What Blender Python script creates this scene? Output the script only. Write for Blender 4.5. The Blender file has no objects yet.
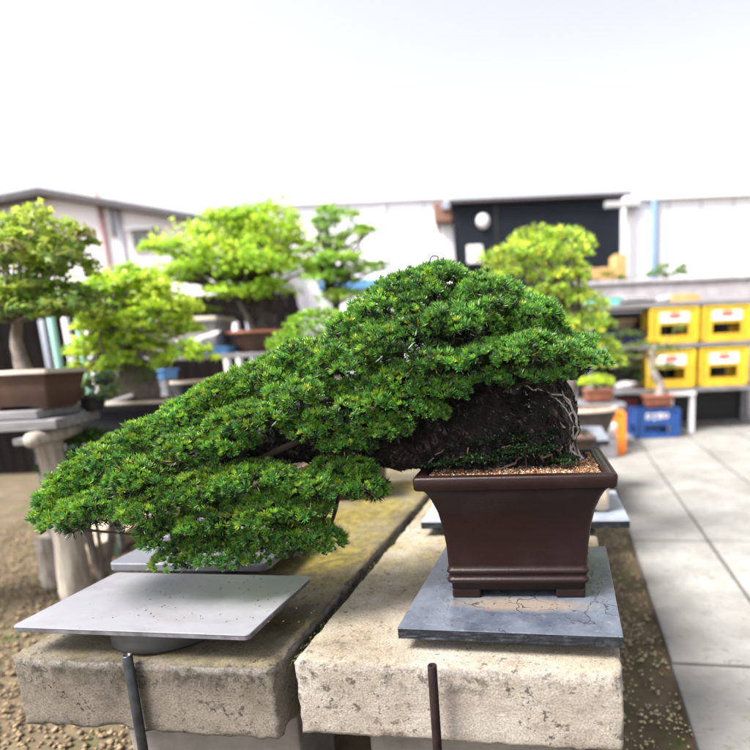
import bpy, bmesh, math, random
import numpy as np
from mathutils import Vector, Matrix, noise, Euler
from mathutils.bvhtree import BVHTree

random.seed(7)
RNG = np.random.default_rng(7)
S = bpy.context.scene
COL = S.collection
R = math.radians

# ------------------------------------------------------------------ camera
FPX, CX, CY, HZ = 550.0, 480.0, 447.0, 348.0      # in pixels of the 750 px frame
CAM_H = 1.15
PITCH = math.atan((CY - HZ) / FPX)
ROLL = R(-2.5)
cd = bpy.data.cameras.new('camera'); cam = bpy.data.objects.new('camera', cd); COL.objects.link(cam)
S.camera = cam
cam.matrix_world = Matrix.Translation((0, 0, CAM_H)) @ Matrix.Rotation(math.pi/2 - PITCH, 4, 'X') @ Matrix.Rotation(ROLL, 4, 'Z')
cd.sensor_width = 36; cd.lens = FPX / 750 * 36
cd.shift_x = (375 - CX) / 750; cd.shift_y = (CY - 375) / 750
cd.clip_start = 0.02; cd.clip_end = 600
cd.dof.use_dof = True; cd.dof.focus_distance = 1.18; cd.dof.aperture_fstop = 1.7
CAMR = (Matrix.Rotation(math.pi/2 - PITCH, 3, 'X') @ Matrix.Rotation(ROLL, 3, 'Z'))
CAMP = Vector((0, 0, CAM_H))

def ray(u, v):
    return CAMR @ Vector(((u - CX) / FPX, -(v - CY) / FPX, -1.0))
def on(u, v, z):                       # where a sight line meets the level z
    d = ray(u, v); return CAMP + d * ((z - CAM_H) / d.z)
def at(u, v, y):                       # where it meets the depth y
    d = ray(u, v); return CAMP + d * (y / d.y)

# ------------------------------------------------------------------ light
SUN_EL, SUN_AZ = R(56), R(-122)          # azimuth from +Y, negative = to the left
w = bpy.data.worlds.new('World'); S.world = w; w.use_nodes = True
nt = w.node_tree; nt.nodes.clear()
sky = nt.nodes.new('ShaderNodeTexSky'); sky.sky_type = 'NISHITA'; sky.sun_disc = False
sky.sun_elevation = SUN_EL; sky.sun_rotation = SUN_AZ; sky.dust_density = 3.0; sky.air_density = 1.0
bw = nt.nodes.new('ShaderNodeRGBToBW'); mx = nt.nodes.new('ShaderNodeMix'); mx.data_type = 'RGBA'
mx.inputs[0].default_value = 0.88       # thin overcast: most of the blue is scattered away
bg = nt.nodes.new('ShaderNodeBackground'); bg.inputs[1].default_value = 0.142
wo = nt.nodes.new('ShaderNodeOutputWorld')
nt.links.new(sky.outputs[0], bw.inputs[0]); nt.links.new(sky.outputs[0], mx.inputs[6]); nt.links.new(bw.outputs[0], mx.inputs[7])
nt.links.new(mx.outputs[2], bg.inputs[0]); nt.links.new(bg.outputs[0], wo.inputs[0])
sd = bpy.data.lights.new('sun', 'SUN'); sd.energy = 3.2; sd.angle = R(20); sd.color = (1, .96, .9)
so = bpy.data.objects.new('sun', sd); COL.objects.link(so)
sdir = Vector((math.sin(SUN_AZ) * math.cos(SUN_EL), math.cos(SUN_AZ) * math.cos(SUN_EL), math.sin(SUN_EL)))
so.rotation_euler = sdir.to_track_quat('Z', 'Y').to_euler()
S.view_settings.view_transform = 'Standard'; S.view_settings.look = 'None'
S.view_settings.exposure = 1.85; S.view_settings.gamma = 1; S.view_settings.use_curve_mapping = False
S.render.engine = 'CYCLES'
S.cycles.max_bounces = 8

# ------------------------------------------------------------------ materials
def lin(c):
    return tuple(((x/12.92) if x <= .04045 else ((x+.055)/1.055)**2.4) for x in c)
def mat(name, base, base2=None, scale=8, rough=.6, spec=.4, bump=0.0, bscale=60, detail=5, lo=.35, hi=.65,
        spots=None, spot_scale=40, spot_lo=.62, spot_hi=.7, spots2=None, s2_scale=6, s2_lo=.55, s2_hi=.7,
        metallic=0, stretch=None, coat=0, rough2=None):
    m = bpy.data.materials.new(name); m.use_nodes = True
    n, l = m.node_tree.nodes, m.node_tree.links
    p = n['Principled BSDF']; p.inputs['Roughness'].default_value = rough
    p.inputs['Specular IOR Level'].default_value = spec; p.inputs['Metallic'].default_value = metallic
    p.inputs['Coat Weight'].default_value = coat
    tc = n.new('ShaderNodeTexCoord'); src = tc.outputs['Object']
    if stretch:
        mp = n.new('ShaderNodeMapping'); mp.inputs['Scale'].default_value = stretch
        l.new(src, mp.inputs[0]); src = mp.outputs[0]
    def nz(sc, det=detail):
        t = n.new('ShaderNodeTexNoise'); t.inputs['Scale'].default_value = sc; t.inputs['Detail'].default_value = det
        t.inputs['Roughness'].default_value = .62
        l.new(src, t.inputs['Vector']); return t.outputs['Fac']
    def rg(v, a, b):
        r = n.new('ShaderNodeMapRange'); r.inputs[1].default_value = a; r.inputs[2].default_value = b
        l.new(v, r.inputs[0]); return r.outputs[0]
    def mixc(f, a, b):
        x = n.new('ShaderNodeMix'); x.data_type = 'RGBA'; l.new(f, x.inputs[0])
        if isinstance(a, tuple): x.inputs[6].default_value = (*a, 1)
        else: l.new(a, x.inputs[6])
        x.inputs[7].default_value = (*b, 1); return x.outputs[2]
    c = base
    if base2:
        f1 = rg(nz(scale), lo, hi); c = mixc(f1, base, base2)
        if rough2 is not None:
            r = n.new('ShaderNodeMapRange'); r.inputs[3].default_value = rough; r.inputs[4].default_value = rough2
            l.new(f1, r.inputs[0]); l.new(r.outputs[0], p.inputs['Roughness'])
    if spots2: c = mixc(rg(nz(s2_scale), s2_lo, s2_hi), c, spots2)
    if spots: c = mixc(rg(nz(spot_scale, 3), spot_lo, spot_hi), c, spots)
    if isinstance(c, tuple): p.inputs['Base Color'].default_value = (*c, 1)
    else: l.new(c, p.inputs['Base Color'])
    if bump:
        b = n.new('ShaderNodeBump'); b.inputs['Strength'].default_value = min(1, bump); b.inputs['Distance'].default_value = .004 * max(1, bump)
        l.new(nz(bscale, 8), b.inputs['Height']); l.new(b.outputs[0], p.inputs['Normal'])
    return m

def leafmat(name, transl=.35, rough=.45, spec=.4):
    m = bpy.data.materials.new(name); m.use_nodes = True
    n, l = m.node_tree.nodes, m.node_tree.links
    p = n['Principled BSDF']; p.inputs['Roughness'].default_value = rough; p.inputs['Specular IOR Level'].default_value = spec
    a = n.new('ShaderNodeAttribute'); a.attribute_name = 'Col'
    l.new(a.outputs['Color'], p.inputs['Base Color'])
    t = n.new('ShaderNodeBsdfTranslucent'); l.new(a.outputs['Color'], t.inputs['Color'])
    ms = n.new('ShaderNodeMixShader'); ms.inputs[0].default_value = transl
    l.new(p.outputs[0], ms.inputs[1]); l.new(t.outputs[0], ms.inputs[2])
    l.new(ms.outputs[0], n['Material Output'].inputs['Surface'])
    return m

def concrete_mat(name, base, base2, moss, moss_amt, dirt, seed=0):
    """cast concrete: cloudy base, lichen patches on upper faces, dark pits"""
    m = bpy.data.materials.new(name); m.use_nodes = True
    n, l = m.node_tree.nodes, m.node_tree.links
    p = n['Principled BSDF']; p.inputs['Roughness'].default_value = .85; p.inputs['Specular IOR Level'].default_value = .25
    tc = n.new('ShaderNodeTexCoord'); mp = n.new('ShaderNodeMapping'); mp.inputs['Location'].default_value = (seed, seed*.7, 0)
    l.new(tc.outputs['Object'], mp.inputs[0])
    def nz(sc, det=6, ro=.6):
        t = n.new('ShaderNodeTexNoise'); t.inputs['Scale'].default_value = sc; t.inputs['Detail'].default_value = det
        t.inputs['Roughness'].default_value = ro; l.new(mp.outputs[0], t.inputs['Vector']); return t.outputs['Fac']
    def rg(v, a, b, c=0, d=1):
        r = n.new('ShaderNodeMapRange'); r.inputs[1].default_value = a; r.inputs[2].default_value = b
        r.inputs[3].default_value = c; r.inputs[4].default_value = d; l.new(v, r.inputs[0]); return r.outputs[0]
    def mixc(f, a, b):
        x = n.new('ShaderNodeMix'); x.data_type = 'RGBA'; l.new(f, x.inputs[0])
        for v, i in ((a, 6), (b, 7)):
            if isinstance(v, tuple): x.inputs[i].default_value = (*v, 1)
            else: l.new(v, x.inputs[i])
        return x.outputs[2]
    def mul(a, b):
        x = n.new('ShaderNodeMath'); x.operation = 'MULTIPLY'; x.use_clamp = True; l.new(a, x.inputs[0])
        if isinstance(b, float): x.inputs[1].default_value = b
        else: l.new(b, x.inputs[1])
        return x.outputs[0]
    geo = n.new('ShaderNodeNewGeometry'); sx = n.new('ShaderNodeSeparateXYZ'); l.new(geo.outputs['Normal'], sx.inputs[0])
    up = rg(sx.outputs[2], .5, .9)
    c = mixc(rg(nz(5), .35, .65), base, base2)
    sy_ = n.new('ShaderNodeSeparateXYZ'); l.new(tc.outputs['Object'], sy_.inputs[0])
    mossf = mul(mul(mul(rg(nz(3.2, 7, .7), .36, .56), up), rg(sy_.outputs[1], .12, .55, .35, 1)), moss_amt)
    mossc = mixc(rg(nz(30), .4, .6), moss, tuple(x*.5 for x in moss))
    c = mixc(mossf, c, mossc)
    fine = mul(rg(nz(55, 3, .7), .56, .66), rg(nz(6, 4), .4, .6))
    c = mixc(mul(fine, .85), c, dirt)
    # aggregate holes show on the cast sides
    side = rg(sx.outputs[2], .5, .1)
    pits = mul(mul(rg(nz(95, 3, .6), .58, .64), rg(nz(9, 3), .5, .62)), side)
    c = mixc(mul(pits, .8), c, tuple(x*.35 for x in dirt))
    c = mixc(mul(mul(rg(nz(26, 8, .75), .5, .66), rg(nz(5, 4), .5, .64)), .7), c, tuple(x*.6 for x in dirt))
    so_ = n.new('ShaderNodeSeparateXYZ'); l.new(tc.outputs['Object'], so_.inputs[0])
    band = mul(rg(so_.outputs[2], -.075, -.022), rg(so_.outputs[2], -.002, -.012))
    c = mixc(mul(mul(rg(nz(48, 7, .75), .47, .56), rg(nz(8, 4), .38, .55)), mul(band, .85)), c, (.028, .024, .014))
    worn = mul(rg(so_.outputs[2], -.024, -.010), rg(nz(20, 6, .7), .42, .56)); c = mixc(mul(mul(worn, side), .6), c, (.42, .39, .37))
    gr = n.new('ShaderNodeMix'); gr.data_type = 'RGBA'; gr.blend_type = 'MULTIPLY'; gr.inputs[0].default_value = 1
    gv = rg(nz(210, 3, .8), .32, .62, .62, 1.15); gc = n.new('ShaderNodeCombineColor')
    for q in range(3): l.new(gv, gc.inputs[q])
    l.new(c, gr.inputs[6]); l.new(gc.outputs[0], gr.inputs[7]); c = gr.outputs[2]
    # paler worn arris, darker algae streaks just under it
    l.new(c, p.inputs['Base Color'])
    b = n.new('ShaderNodeBump'); b.inputs['Strength'].default_value = 1; b.inputs['Distance'].default_value = .006
    l.new(nz(110, 9, .8), b.inputs['Height'])
    b2 = n.new('ShaderNodeBump'); b2.inputs['Strength'].default_value = .7; b2.inputs['Distance'].default_value = .006
    l.new(nz(18, 6, .6), b2.inputs['Height']); l.new(b.outputs[0], b2.inputs['Normal'])
    l.new(b2.outputs[0], p.inputs['Normal'])
    return m

M = {}
M['benchR'] = concrete_mat('bench_concrete_cream', (.42, .38, .335), (.25, .205, .165), (.27, .215, .05), .6, (.06, .045, .035), 3)
M['benchL'] = concrete_mat('bench_concrete_mossy', (.20, .175, .145), (.075, .062, .045), (.235, .185, .035), .85, (.022, .018, .013), 11)
M['block'] = mat('concrete_block', (.2, .18, .16), (.12, .11, .1), rough=.9, bump=.6)
M['pave'] = mat('paving_concrete', (.215, .21, .20), (.15, .145, .135), scale=3.2, rough=.8, bump=.3, bscale=120, spots=(.13, .12, .10), spot_scale=30, spot_lo=.56, spot_hi=.74, spots2=(.25, .245, .232), s2_scale=1.3)
M['soilground'] = mat('garden_earth', (.065, .047, .028), (.115, .085, .05), scale=9, rough=.95, bump=1, bscale=90, spots=(.05, .06, .015), spot_scale=5, spot_lo=.55, spot_hi=.68)
M['pebble'] = mat('pebbles', (.42, .36, .24), (.20, .16, .09), scale=45, rough=.8)
M['pebbleL'] = mat('straw_pebbles', (.26, .195, .11), (.09, .06, .035), scale=40, rough=.85)
M['pot'] = mat('purple_brown_clay', (.0110, .0024, .0022), (.0086, .0021, .0019), scale=6, rough=.36, spec=.28, bump=.2, bscale=220, spots=(.017, .008, .008), spot_scale=9, spot_lo=.5, spot_hi=.85, rough2=.5)
M['feet'] = M['pot']
M['slate'] = None
M['steel'] = mat('grey_painted_steel', (.16, .16, .18), (.195, .195, .22), scale=2, rough=.16, rough2=.28, spec=.5, lo=.3, hi=.7, spots=(.05, .045, .04), spot_scale=75, spot_lo=.68, spot_hi=.72,
                 spots2=(.13, .12, .125), s2_scale=3, s2_lo=.5, s2_hi=.8, bump=.04, bscale=14, stretch=(1, 2.2, 1))
M['steel_edge'] = mat('worn_grey_board_edge', (.13, .13, .145), (.06, .06, .065), scale=30, rough=.5, bump=.3)
M['disc'] = mat('dark_grey_turntable', (.045, .047, .05), (.07, .07, .075), rough=.5)
M['iron'] = mat('galvanised_pipe', (.07, .08, .09), (.035, .04, .045), scale=30, rough=.4, metallic=.6)
M['rust'] = mat('rusty_pipe', (.010, .006, .006), (.02, .011, .010), scale=40, rough=.85, spec=.15)
M['bark_light'] = mat('grey_bark', (.22, .19, .165), (.10, .08, .065), scale=14, rough=.9, bump=1, bscale=60)
M['deadwood'] = mat('bleached_deadwood', (.50, .46, .44), (.26, .21, .19), scale=25, rough=.8, bump=.8, bscale=90)
M['root'] = mat('weathered_root', (.24, .17, .13), (.10, .07, .05), scale=25, rough=.85, bump=.8, bscale=90)
M['darkwood'] = mat('dark_twig', (.055, .042, .034), (.03, .022, .018), scale=20, rough=.9)
M['flake'] = mat('flaking_bark', (.005, .0042, .004), (.060, .052, .047), scale=38, lo=.46, hi=.68, rough=.85, bump=.6, bscale=150)
M['rock'] = mat('planted_rock', (.16, .13, .11), (.05, .045, .04), scale=9, rough=.9, bump=1, bscale=25, spots=(.07, .10, .02), spot_scale=8, spot_lo=.5, spot_hi=.6)
M['wood_grey'] = mat('weathered_grey_wood', (.24, .235, .25), (.12, .115, .12), scale=5, stretch=(1, 12, 12), rough=.8, bump=.6, bscale=20)
M['log'] = mat('peeled_log', (.40, .36, .31), (.22, .18, .15), scale=5, stretch=(10, 10, 1), rough=.85, bump=1, bscale=14)
M['beam'] = mat('pale_beam', (.50, .42, .32), (.36, .28, .2), scale=5, rough=.8, bump=.4)
M['pot_brown'] = mat('brown_clay', (.085, .045, .028), (.055, .03, .02), scale=8, rough=.6, bump=.2)
M['pot_rim'] = mat('pale_clay_rim', (.42, .36, .30), (.3, .25, .2), rough=.6)
M['pot_dark'] = mat('dark_blue_grey_glaze', (.015, .016, .023), (.022, .023, .03), rough=.35)
M['pot_grey'] = mat('grey_clay', (.27, .26, .26), (.22, .21, .21), rough=.7)
M['pot_terra'] = mat('terracotta', (.36, .13, .075), (.27, .10, .06), rough=.75, bump=.2)
M['pot_umber'] = mat('umber_clay', (.05, .032, .025), (.08, .055, .045), scale=5, rough=.55)
M['cream'] = mat('cream_glaze', (.55, .48, .38), (.45, .38, .3), rough=.5)
M['soil'] = mat('potting_grit', (.15, .085, .045), (.06, .032, .02), scale=60, rough=.95, bump=1, bscale=90)
M['teal'] = mat('pale_green_plastic', (.30, .55, .46), rough=.45)
M['whitepl'] = mat('white_plastic', (.78, .76, .78), (.66, .62, .66), scale=3, rough=.5)
M['pinkpl'] = mat('pink_plastic', (.55, .28, .36), rough=.5)
M['fence'] = mat('dark_stained_boards', (.010, .008, .0075), (.006, .005, .005), scale=4, rough=.95, spec=.05)
M['blue'] = mat('blue_plastic', (.015, .058, .22), (.012, .048, .18), rough=.45)
M['bluelt'] = mat('light_blue_plastic', (.09, .25, .50), rough=.45)
M['yellow'] = mat('yellow_plastic', (.62, .42, .03), (.52, .32, .02), scale=3, rough=.42)
M['orange'] = mat('orange_plastic', (.78, .22, .02), rough=.45)
M['turq'] = mat('turquoise_plastic', (.20, .60, .54), rough=.45)
M['red'] = mat('faded_red_print', (.58, .12, .10), rough=.5)
M['darkred'] = mat('maroon_plastic', (.12, .025, .03), rough=.5)
M['black'] = mat('black_plastic', (.006, .006, .007), rough=.5)
M['navy'] = mat('navy_crate_plastic', (.015, .02, .09), rough=.5)
M['card'] = mat('tan_cardboard', (.50, .33, .14), (.42, .26, .1), rough=.85)
M['wallw'] = mat('white_render', (.80, .79, .84), (.74, .73, .78), scale=1.2, rough=.8)
M['wallp'] = mat('pinkish_white_cladding', (.80, .76, .80), (.74, .69, .73), scale=1.2, rough=.8)
M['trim'] = mat('aluminium_trim', (.42, .42, .44), rough=.4)
M['roof'] = mat('dark_roof_tile', (.05, .045, .05), (.08, .07, .08), rough=.7)
M['clad'] = mat('navy_metal_cladding', (.0065, .0095, .016), (.008, .012, .019), scale=1, rough=.6, spec=.2)
M['eave'] = mat('brown_eave', (.20, .10, .07), rough=.7)
M['glass'] = mat('dim_window_glass', (.05, .06, .07), rough=.08, spec=.8)
M['pinkpipe'] = mat('pink_drainpipe', (.34, .17, .18), rough=.6)
M['greypipe'] = mat('grey_drainpipe', (.30, .32, .38), rough=.6)
M['bluepipe'] = mat('blue_grey_drainpipe', (.10, .17, .30), rough=.6)
M['stone'] = mat('pale_stone', (.42, .39, .42), (.3, .27, .28), scale=8, rough=.8, bump=.5)
M['leaf'] = leafmat('broad_leaves', .5)
M['needle'] = leafmat('pine_needles', .22, .38, .5)
M['moss'] = mat('cushion_moss', (.02, .03, .008), (.07, .07, .015), scale=30, rough=.95, bump=1, bscale=120)

def bark_material():
    m = bpy.data.materials.new('fissured_dark_bark'); m.use_nodes = True
    n, l = m.node_tree.nodes, m.node_tree.links
    p = n['Principled BSDF']; p.inputs['Roughness'].default_value = .9; p.inputs['Specular IOR Level'].default_value = .25
    tc = n.new('ShaderNodeTexCoord')
    nz = n.new('ShaderNodeTexNoise'); nz.inputs['Scale'].default_value = 22; nz.inputs['Detail'].default_value = 7
    l.new(tc.outputs['Object'], nz.inputs[0])
    r = n.new('ShaderNodeValToRGB'); r.color_ramp.elements[0].position = .42; r.color_ramp.elements[0].color = (.003, .0026, .0024, 1)
    r.color_ramp.elements[1].position = .78; r.color_ramp.elements[1].color = (.022, .018, .017, 1)
    l.new(nz.outputs['Fac'], r.inputs[0])
    mp = n.new('ShaderNodeMapping'); mp.inputs['Rotation'].default_value = (0, .6, 0); mp.inputs['Scale'].default_value = (60, 60, 14)
    l.new(tc.outputs['Object'], mp.inputs[0])
    fb = n.new('ShaderNodeTexNoise'); fb.inputs['Scale'].default_value = 1; fb.inputs['Detail'].default_value = 8; fb.inputs['Roughness'].default_value = .7; fb.inputs['Distortion'].default_value = .6
    l.new(mp.outputs[0], fb.inputs['Vector'])
    sx = n.new('ShaderNodeSeparateXYZ'); l.new(tc.outputs['Object'], sx.inputs[0])
    m1 = n.new('ShaderNodeMath'); m1.operation = 'MULTIPLY_ADD'; l.new(nz.outputs['Fac'], m1.inputs[0]); m1.inputs[1].default_value = .16; l.new(sx.outputs[0], m1.inputs[2])
    m2 = n.new('ShaderNodeMapRange'); m2.inputs[1].default_value = .175; m2.inputs[2].default_value = .225; l.new(m1.outputs[0], m2.inputs[0])
    m3 = n.new('ShaderNodeMapRange'); m3.inputs[1].default_value = .45; m3.inputs[2].default_value = .62; l.new(fb.outputs['Fac'], m3.inputs[0])
    m4 = n.new('ShaderNodeMath'); m4.operation = 'MULTIPLY'; l.new(m2.outputs[0], m4.inputs[0]); l.new(m3.outputs[0], m4.inputs[1])
    mm = n.new('ShaderNodeMix'); mm.data_type = 'RGBA'; l.new(m4.outputs[0], mm.inputs[0]); l.new(r.outputs[0], mm.inputs[6]); mm.inputs[7].default_value = (.20, .165, .145, 1)
    l.new(mm.outputs[2], p.inputs['Base Color'])
    b = n.new('ShaderNodeBump'); b.inputs['Strength'].default_value = 1; b.inputs['Distance'].default_value = .016
    l.new(fb.outputs['Fac'], b.inputs['Height'])
    b2 = n.new('ShaderNodeBump'); b2.inputs['Strength'].default_value = 1; b2.inputs['Distance'].default_value = .008
    l.new(nz.outputs['Fac'], b2.inputs['Height']); l.new(b.outputs[0], b2.inputs['Normal']); l.new(b2.outputs[0], p.inputs['Normal'])
    return m
M['bark'] = bark_material()

def slate_material():
    """grey faux-slate board: cloudy blue grey, a tan patch, meandering dark cracks"""
    m = bpy.data.materials.new('cracked_grey_slate_board'); m.use_nodes = True
    n, l = m.node_tree.nodes, m.node_tree.links
    p = n['Principled BSDF']; p.inputs['Specular IOR Level'].default_value = .55
    tc = n.new('ShaderNodeTexCoord')
    def nz(sc, det=6, src=None, ro=.6):
        t = n.new('ShaderNodeTexNoise'); t.inputs['Scale'].default_value = sc; t.inputs['Detail'].default_value = det; t.inputs['Roughness'].default_value = ro
        l.new(src or tc.outputs['Object'], t.inputs['Vector']); return t
    def rg(v, a, b, c=0, d=1):
        r = n.new('ShaderNodeMapRange'); r.inputs[1].default_value = a; r.inputs[2].default_value = b
        r.inputs[3].default_value = c; r.inputs[4].default_value = d; l.new(v, r.inputs[0]); return r.outputs[0]
    def mixc(f, a, b):
        x = n.new('ShaderNodeMix'); x.data_type = 'RGBA'
        if isinstance(f, float): x.inputs[0].default_value = f
        else: l.new(f, x.inputs[0])
        for v, i in ((a, 6), (b, 7)):
            if isinstance(v, tuple): x.inputs[i].default_value = (*v, 1)
            else: l.new(v, x.inputs[i])
        return x.outputs[2]
    def mul(a, b):
        x = n.new('ShaderNodeMath'); x.operation = 'MULTIPLY'; l.new(a, x.inputs[0])
        if isinstance(b, float): x.inputs[1].default_value = b
        else: l.new(b, x.inputs[1])
        return x.outputs[0]
    c = mixc(rg(nz(9).outputs['Fac'], .35, .65), (.038, .046, .066), (.095, .108, .138))
    c = mixc(rg(nz(60, 8, None, .75).outputs['Fac'], .55, .8), c, (.15, .165, .19))
    # tan patch under the front of the pot
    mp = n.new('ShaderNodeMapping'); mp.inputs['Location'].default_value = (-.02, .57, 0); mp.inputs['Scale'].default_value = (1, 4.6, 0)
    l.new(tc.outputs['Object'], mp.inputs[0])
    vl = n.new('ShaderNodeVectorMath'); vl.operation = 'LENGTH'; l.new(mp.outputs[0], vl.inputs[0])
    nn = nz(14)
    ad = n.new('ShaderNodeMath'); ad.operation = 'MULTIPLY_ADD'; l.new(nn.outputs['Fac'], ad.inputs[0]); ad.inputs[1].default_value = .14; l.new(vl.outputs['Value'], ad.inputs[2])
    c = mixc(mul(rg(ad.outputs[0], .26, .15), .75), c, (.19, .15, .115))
    # cracks
    wv = nz(5, 4); av = n.new('ShaderNodeMixRGB'); av.blend_type = 'ADD'; av.inputs[0].default_value = .25
    l.new(tc.outputs['Object'], av.inputs[1]); l.new(wv.outputs['Color'], av.inputs[2])
    vo = n.new('ShaderNodeTexVoronoi'); vo.feature = 'DISTANCE_TO_EDGE'; vo.inputs['Scale'].default_value = 10
    l.new(av.outputs[0], vo.inputs['Vector'])
    cr = mul(rg(vo.outputs['Distance'], .024, .006), rg(nz(7, 3).outputs['Fac'], .44, .56))
    c = mixc(mul(cr, .85), c, (.008, .008, .011))
    l.new(c, p.inputs['Base Color'])
    l.new(rg(nz(5, 3).outputs['Fac'], .4, .6, .26, .07), p.inputs['Roughness'])
    b = n.new('ShaderNodeBump'); b.inputs['Strength'].default_value = .35; b.inputs['Distance'].default_value = .002
    l.new(nz(60, 8, None, .7).outputs['Fac'], b.inputs['Height']); l.new(b.outputs[0], p.inputs['Normal'])
    return m
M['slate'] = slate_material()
M['slate_edge'] = mat('dark_board_edge', (.006, .008, .012), (.035, .042, .05), scale=30, rough=.5, bump=.8, bscale=60, lo=.5, hi=.75)
M['slate_far'] = mat('blue_grey_board', (.15, .17, .21), (.26, .28, .32), scale=12, rough=.35, bump=.3)
M['palebd'] = mat('pale_grey_board', (.13, .135, .16), (.10, .10, .12), scale=5, rough=.35, bump=.2)

# ------------------------------------------------------------------ object helpers
def tag(o, label, cat, group=None):
    o['label'] = label; o['category'] = cat
    if group: o['group'] = group
    return o
def thing(name, label, cat, loc=(0, 0, 0), rz=0, group=None):
    o = bpy.data.objects.new(name, None); COL.objects.link(o); o.empty_display_size = .1
    o.location = loc; o.rotation_euler = (0, 0, rz); return tag(o, label, cat, group)
def struct(o): o['kind'] = 'structure'; return o
def link(name, me, m=None, parent=None, world=False, smooth=False):
    o = bpy.data.objects.new(name, me); COL.objects.link(o)
    if m is not None: me.materials.append(m)
    if smooth: me.polygons.foreach_set('use_smooth', [True]*len(me.polygons))
    if parent:
        o.parent = parent
        if world:            # geometry given in world space
            T = Matrix.Identity(4); q = parent
            while q is not None:
                T = Matrix.Translation(q.location) @ q.rotation_euler.to_matrix().to_4x4() @ T; q = q.parent
            me.transform(T.inverted())
    return o
def obj(name, bm, m=None, parent=None, world=False, smooth=False):
    me = bpy.data.meshes.new(name); bm.to_mesh(me); bm.free()
    return link(name, me, m, parent, world, smooth)
def B(): return bmesh.new()
def box(bm, x0, x1, y0, y1, z0, z1, bev=0, T=None, seg=2):
    vs = [bm.verts.new(Vector(c) if T is None else T @ Vector(c)) for c in
          ((x0,y0,z0),(x1,y0,z0),(x1,y1,z0),(x0,y1,z0),(x0,y0,z1),(x1,y0,z1),(x1,y1,z1),(x0,y1,z1))]
    fs = [bm.faces.new([vs[i] for i in f]) for f in ((3,2,1,0),(4,5,6,7),(0,1,5,4),(1,2,6,5),(2,3,7,6),(3,0,4,7))]
    if bev:
        es = list({e for f in fs for e in f.edges})
        bmesh.ops.bevel(bm, geom=es, offset=bev, segments=seg, affect='EDGES', profile=.5)
def tube(bm, pts, rad, n=8, cap=True, wob=0, seed=0):
    """tapered tube along a polyline; rad a number or a list"""
    pts = [Vector(p) for p in pts]
    if not hasattr(rad, '__len__'): rad = [rad]*len(pts)
    rings = []
    pn = None
    for i, p in enumerate(pts):
        t = (pts[min(i+1, len(pts)-1)] - pts[max(i-1, 0)]).normalized()
        if pn is None:
            pn = t.orthogonal().normalized()
        pn = (pn - t*pn.dot(t))
        pn = pn.normalized() if pn.length > 1e-5 else t.orthogonal().normalized()
        b = t.cross(pn)
        ring = []
        for k in range(n):
            a = 2*math.pi*k/n
            q = p + (pn*math.cos(a) + b*math.sin(a))*rad[i]
            if wob: q += noise.noise_vector(q*18 + Vector((seed, 0, 0)))*rad[i]*wob
            ring.append(bm.verts.new(q))
        rings.append(ring)
    for a, b_ in zip(rings, rings[1:]):
        for k in range(n): bm.faces.new((a[k], a[(k+1) % n], b_[(k+1) % n], b_[k]))
    if cap:
        bm.faces.new(rings[0][::-1]); bm.faces.new(rings[-1])
def smoothline(pts, k=5):
    pts = [Vector(p) for p in pts]; out = []
    for i in range(len(pts)-1):
        p0, p1, p2, p3 = pts[max(i-1,0)], pts[i], pts[i+1], pts[min(i+2,len(pts)-1)]
        for j in range(k):
            t = j/k
            out.append(.5*((2*p1)+(p2-p0)*t+(2*p0-5*p1+4*p2-p3)*t*t+(3*p1-p0-3*p2+p3)*t**3))
    out.append(pts[-1]); return out
def lerpl(a, n):  # resample list a to n values
    return [float(x) for x in np.interp(np.linspace(0, 1, n), np.linspace(0, 1, len(a)), a)]
def lathe(bm, prof, n=32, c=(0,0,0), sx=1, sy=1):
    rings = []
    for r, z in prof:
        rings.append([bm.verts.new((c[0]+r*sx*math.cos(2*math.pi*k/n), c[1]+r*sy*math.sin(2*math.pi*k/n), c[2]+z)) for k in range(n)])
    for a, b in zip(rings, rings[1:]):
        for k in range(n): bm.faces.new((a[k], a[(k+1) % n], b[(k+1) % n], b[k]))
    bm.faces.new(rings[0][::-1]); bm.faces.new(rings[-1])
def rrect(hx, hy, r, seg=5):
    out = []
    for cx, cy, a0 in ((hx-r, hy-r, 0), (-hx+r, hy-r, 90), (-hx+r, -hy+r, 180), (hx-r, -hy+r, 270)):
        for k in range(seg+1):
            a = R(a0 + 90*k/seg); out.append((cx + r*math.cos(a), cy + r*math.sin(a)))
    return out
def loft(bm, prof, cap0=True, cap1=True):
    """prof: list of (hx, hy, r, z)"""
    rings = [[bm.verts.new((x, y, z)) for x, y in rrect(hx, hy, min(r, hx*.99, hy*.99))] for hx, hy, r, z in prof]
    for a, b in zip(rings, rings[1:]):
        n = len(a)
        for k in range(n): bm.faces.new((a[k], a[(k+1) % n], b[(k+1) % n], b[k]))
    if cap0: bm.faces.new(rings[0][::-1])
    if cap1: bm.faces.new(rings[-1])

def quads_mesh(name, V, F, cols=None):
    me = bpy.data.meshes.new(name)
    nf, k = F.shape
    me.vertices.add(len(V)); me.vertices.foreach_set('co', V.astype(np.float32).ravel())
    me.loops.add(nf*k); me.loops.foreach_set('vertex_index', F.astype(np.int32).ravel())
    me.polygons.add(nf); me.polygons.foreach_set('loop_start', np.arange(0, nf*k, k, dtype=np.int32))
    try: me.polygons.foreach_set('loop_total', np.full(nf, k, dtype=np.int32))
    except Exception: pass
    me.update(calc_edges=True)
    if cols is not None:
        a = me.attributes.new('Col', 'FLOAT_COLOR', 'POINT')
        a.data.foreach_set('color', np.concatenate([cols, np.ones((len(cols), 1))], 1).astype(np.float32).ravel())
    return me
def unit(a): return a/np.maximum(np.linalg.norm(a, axis=-1, keepdims=True), 1e-9)

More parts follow.
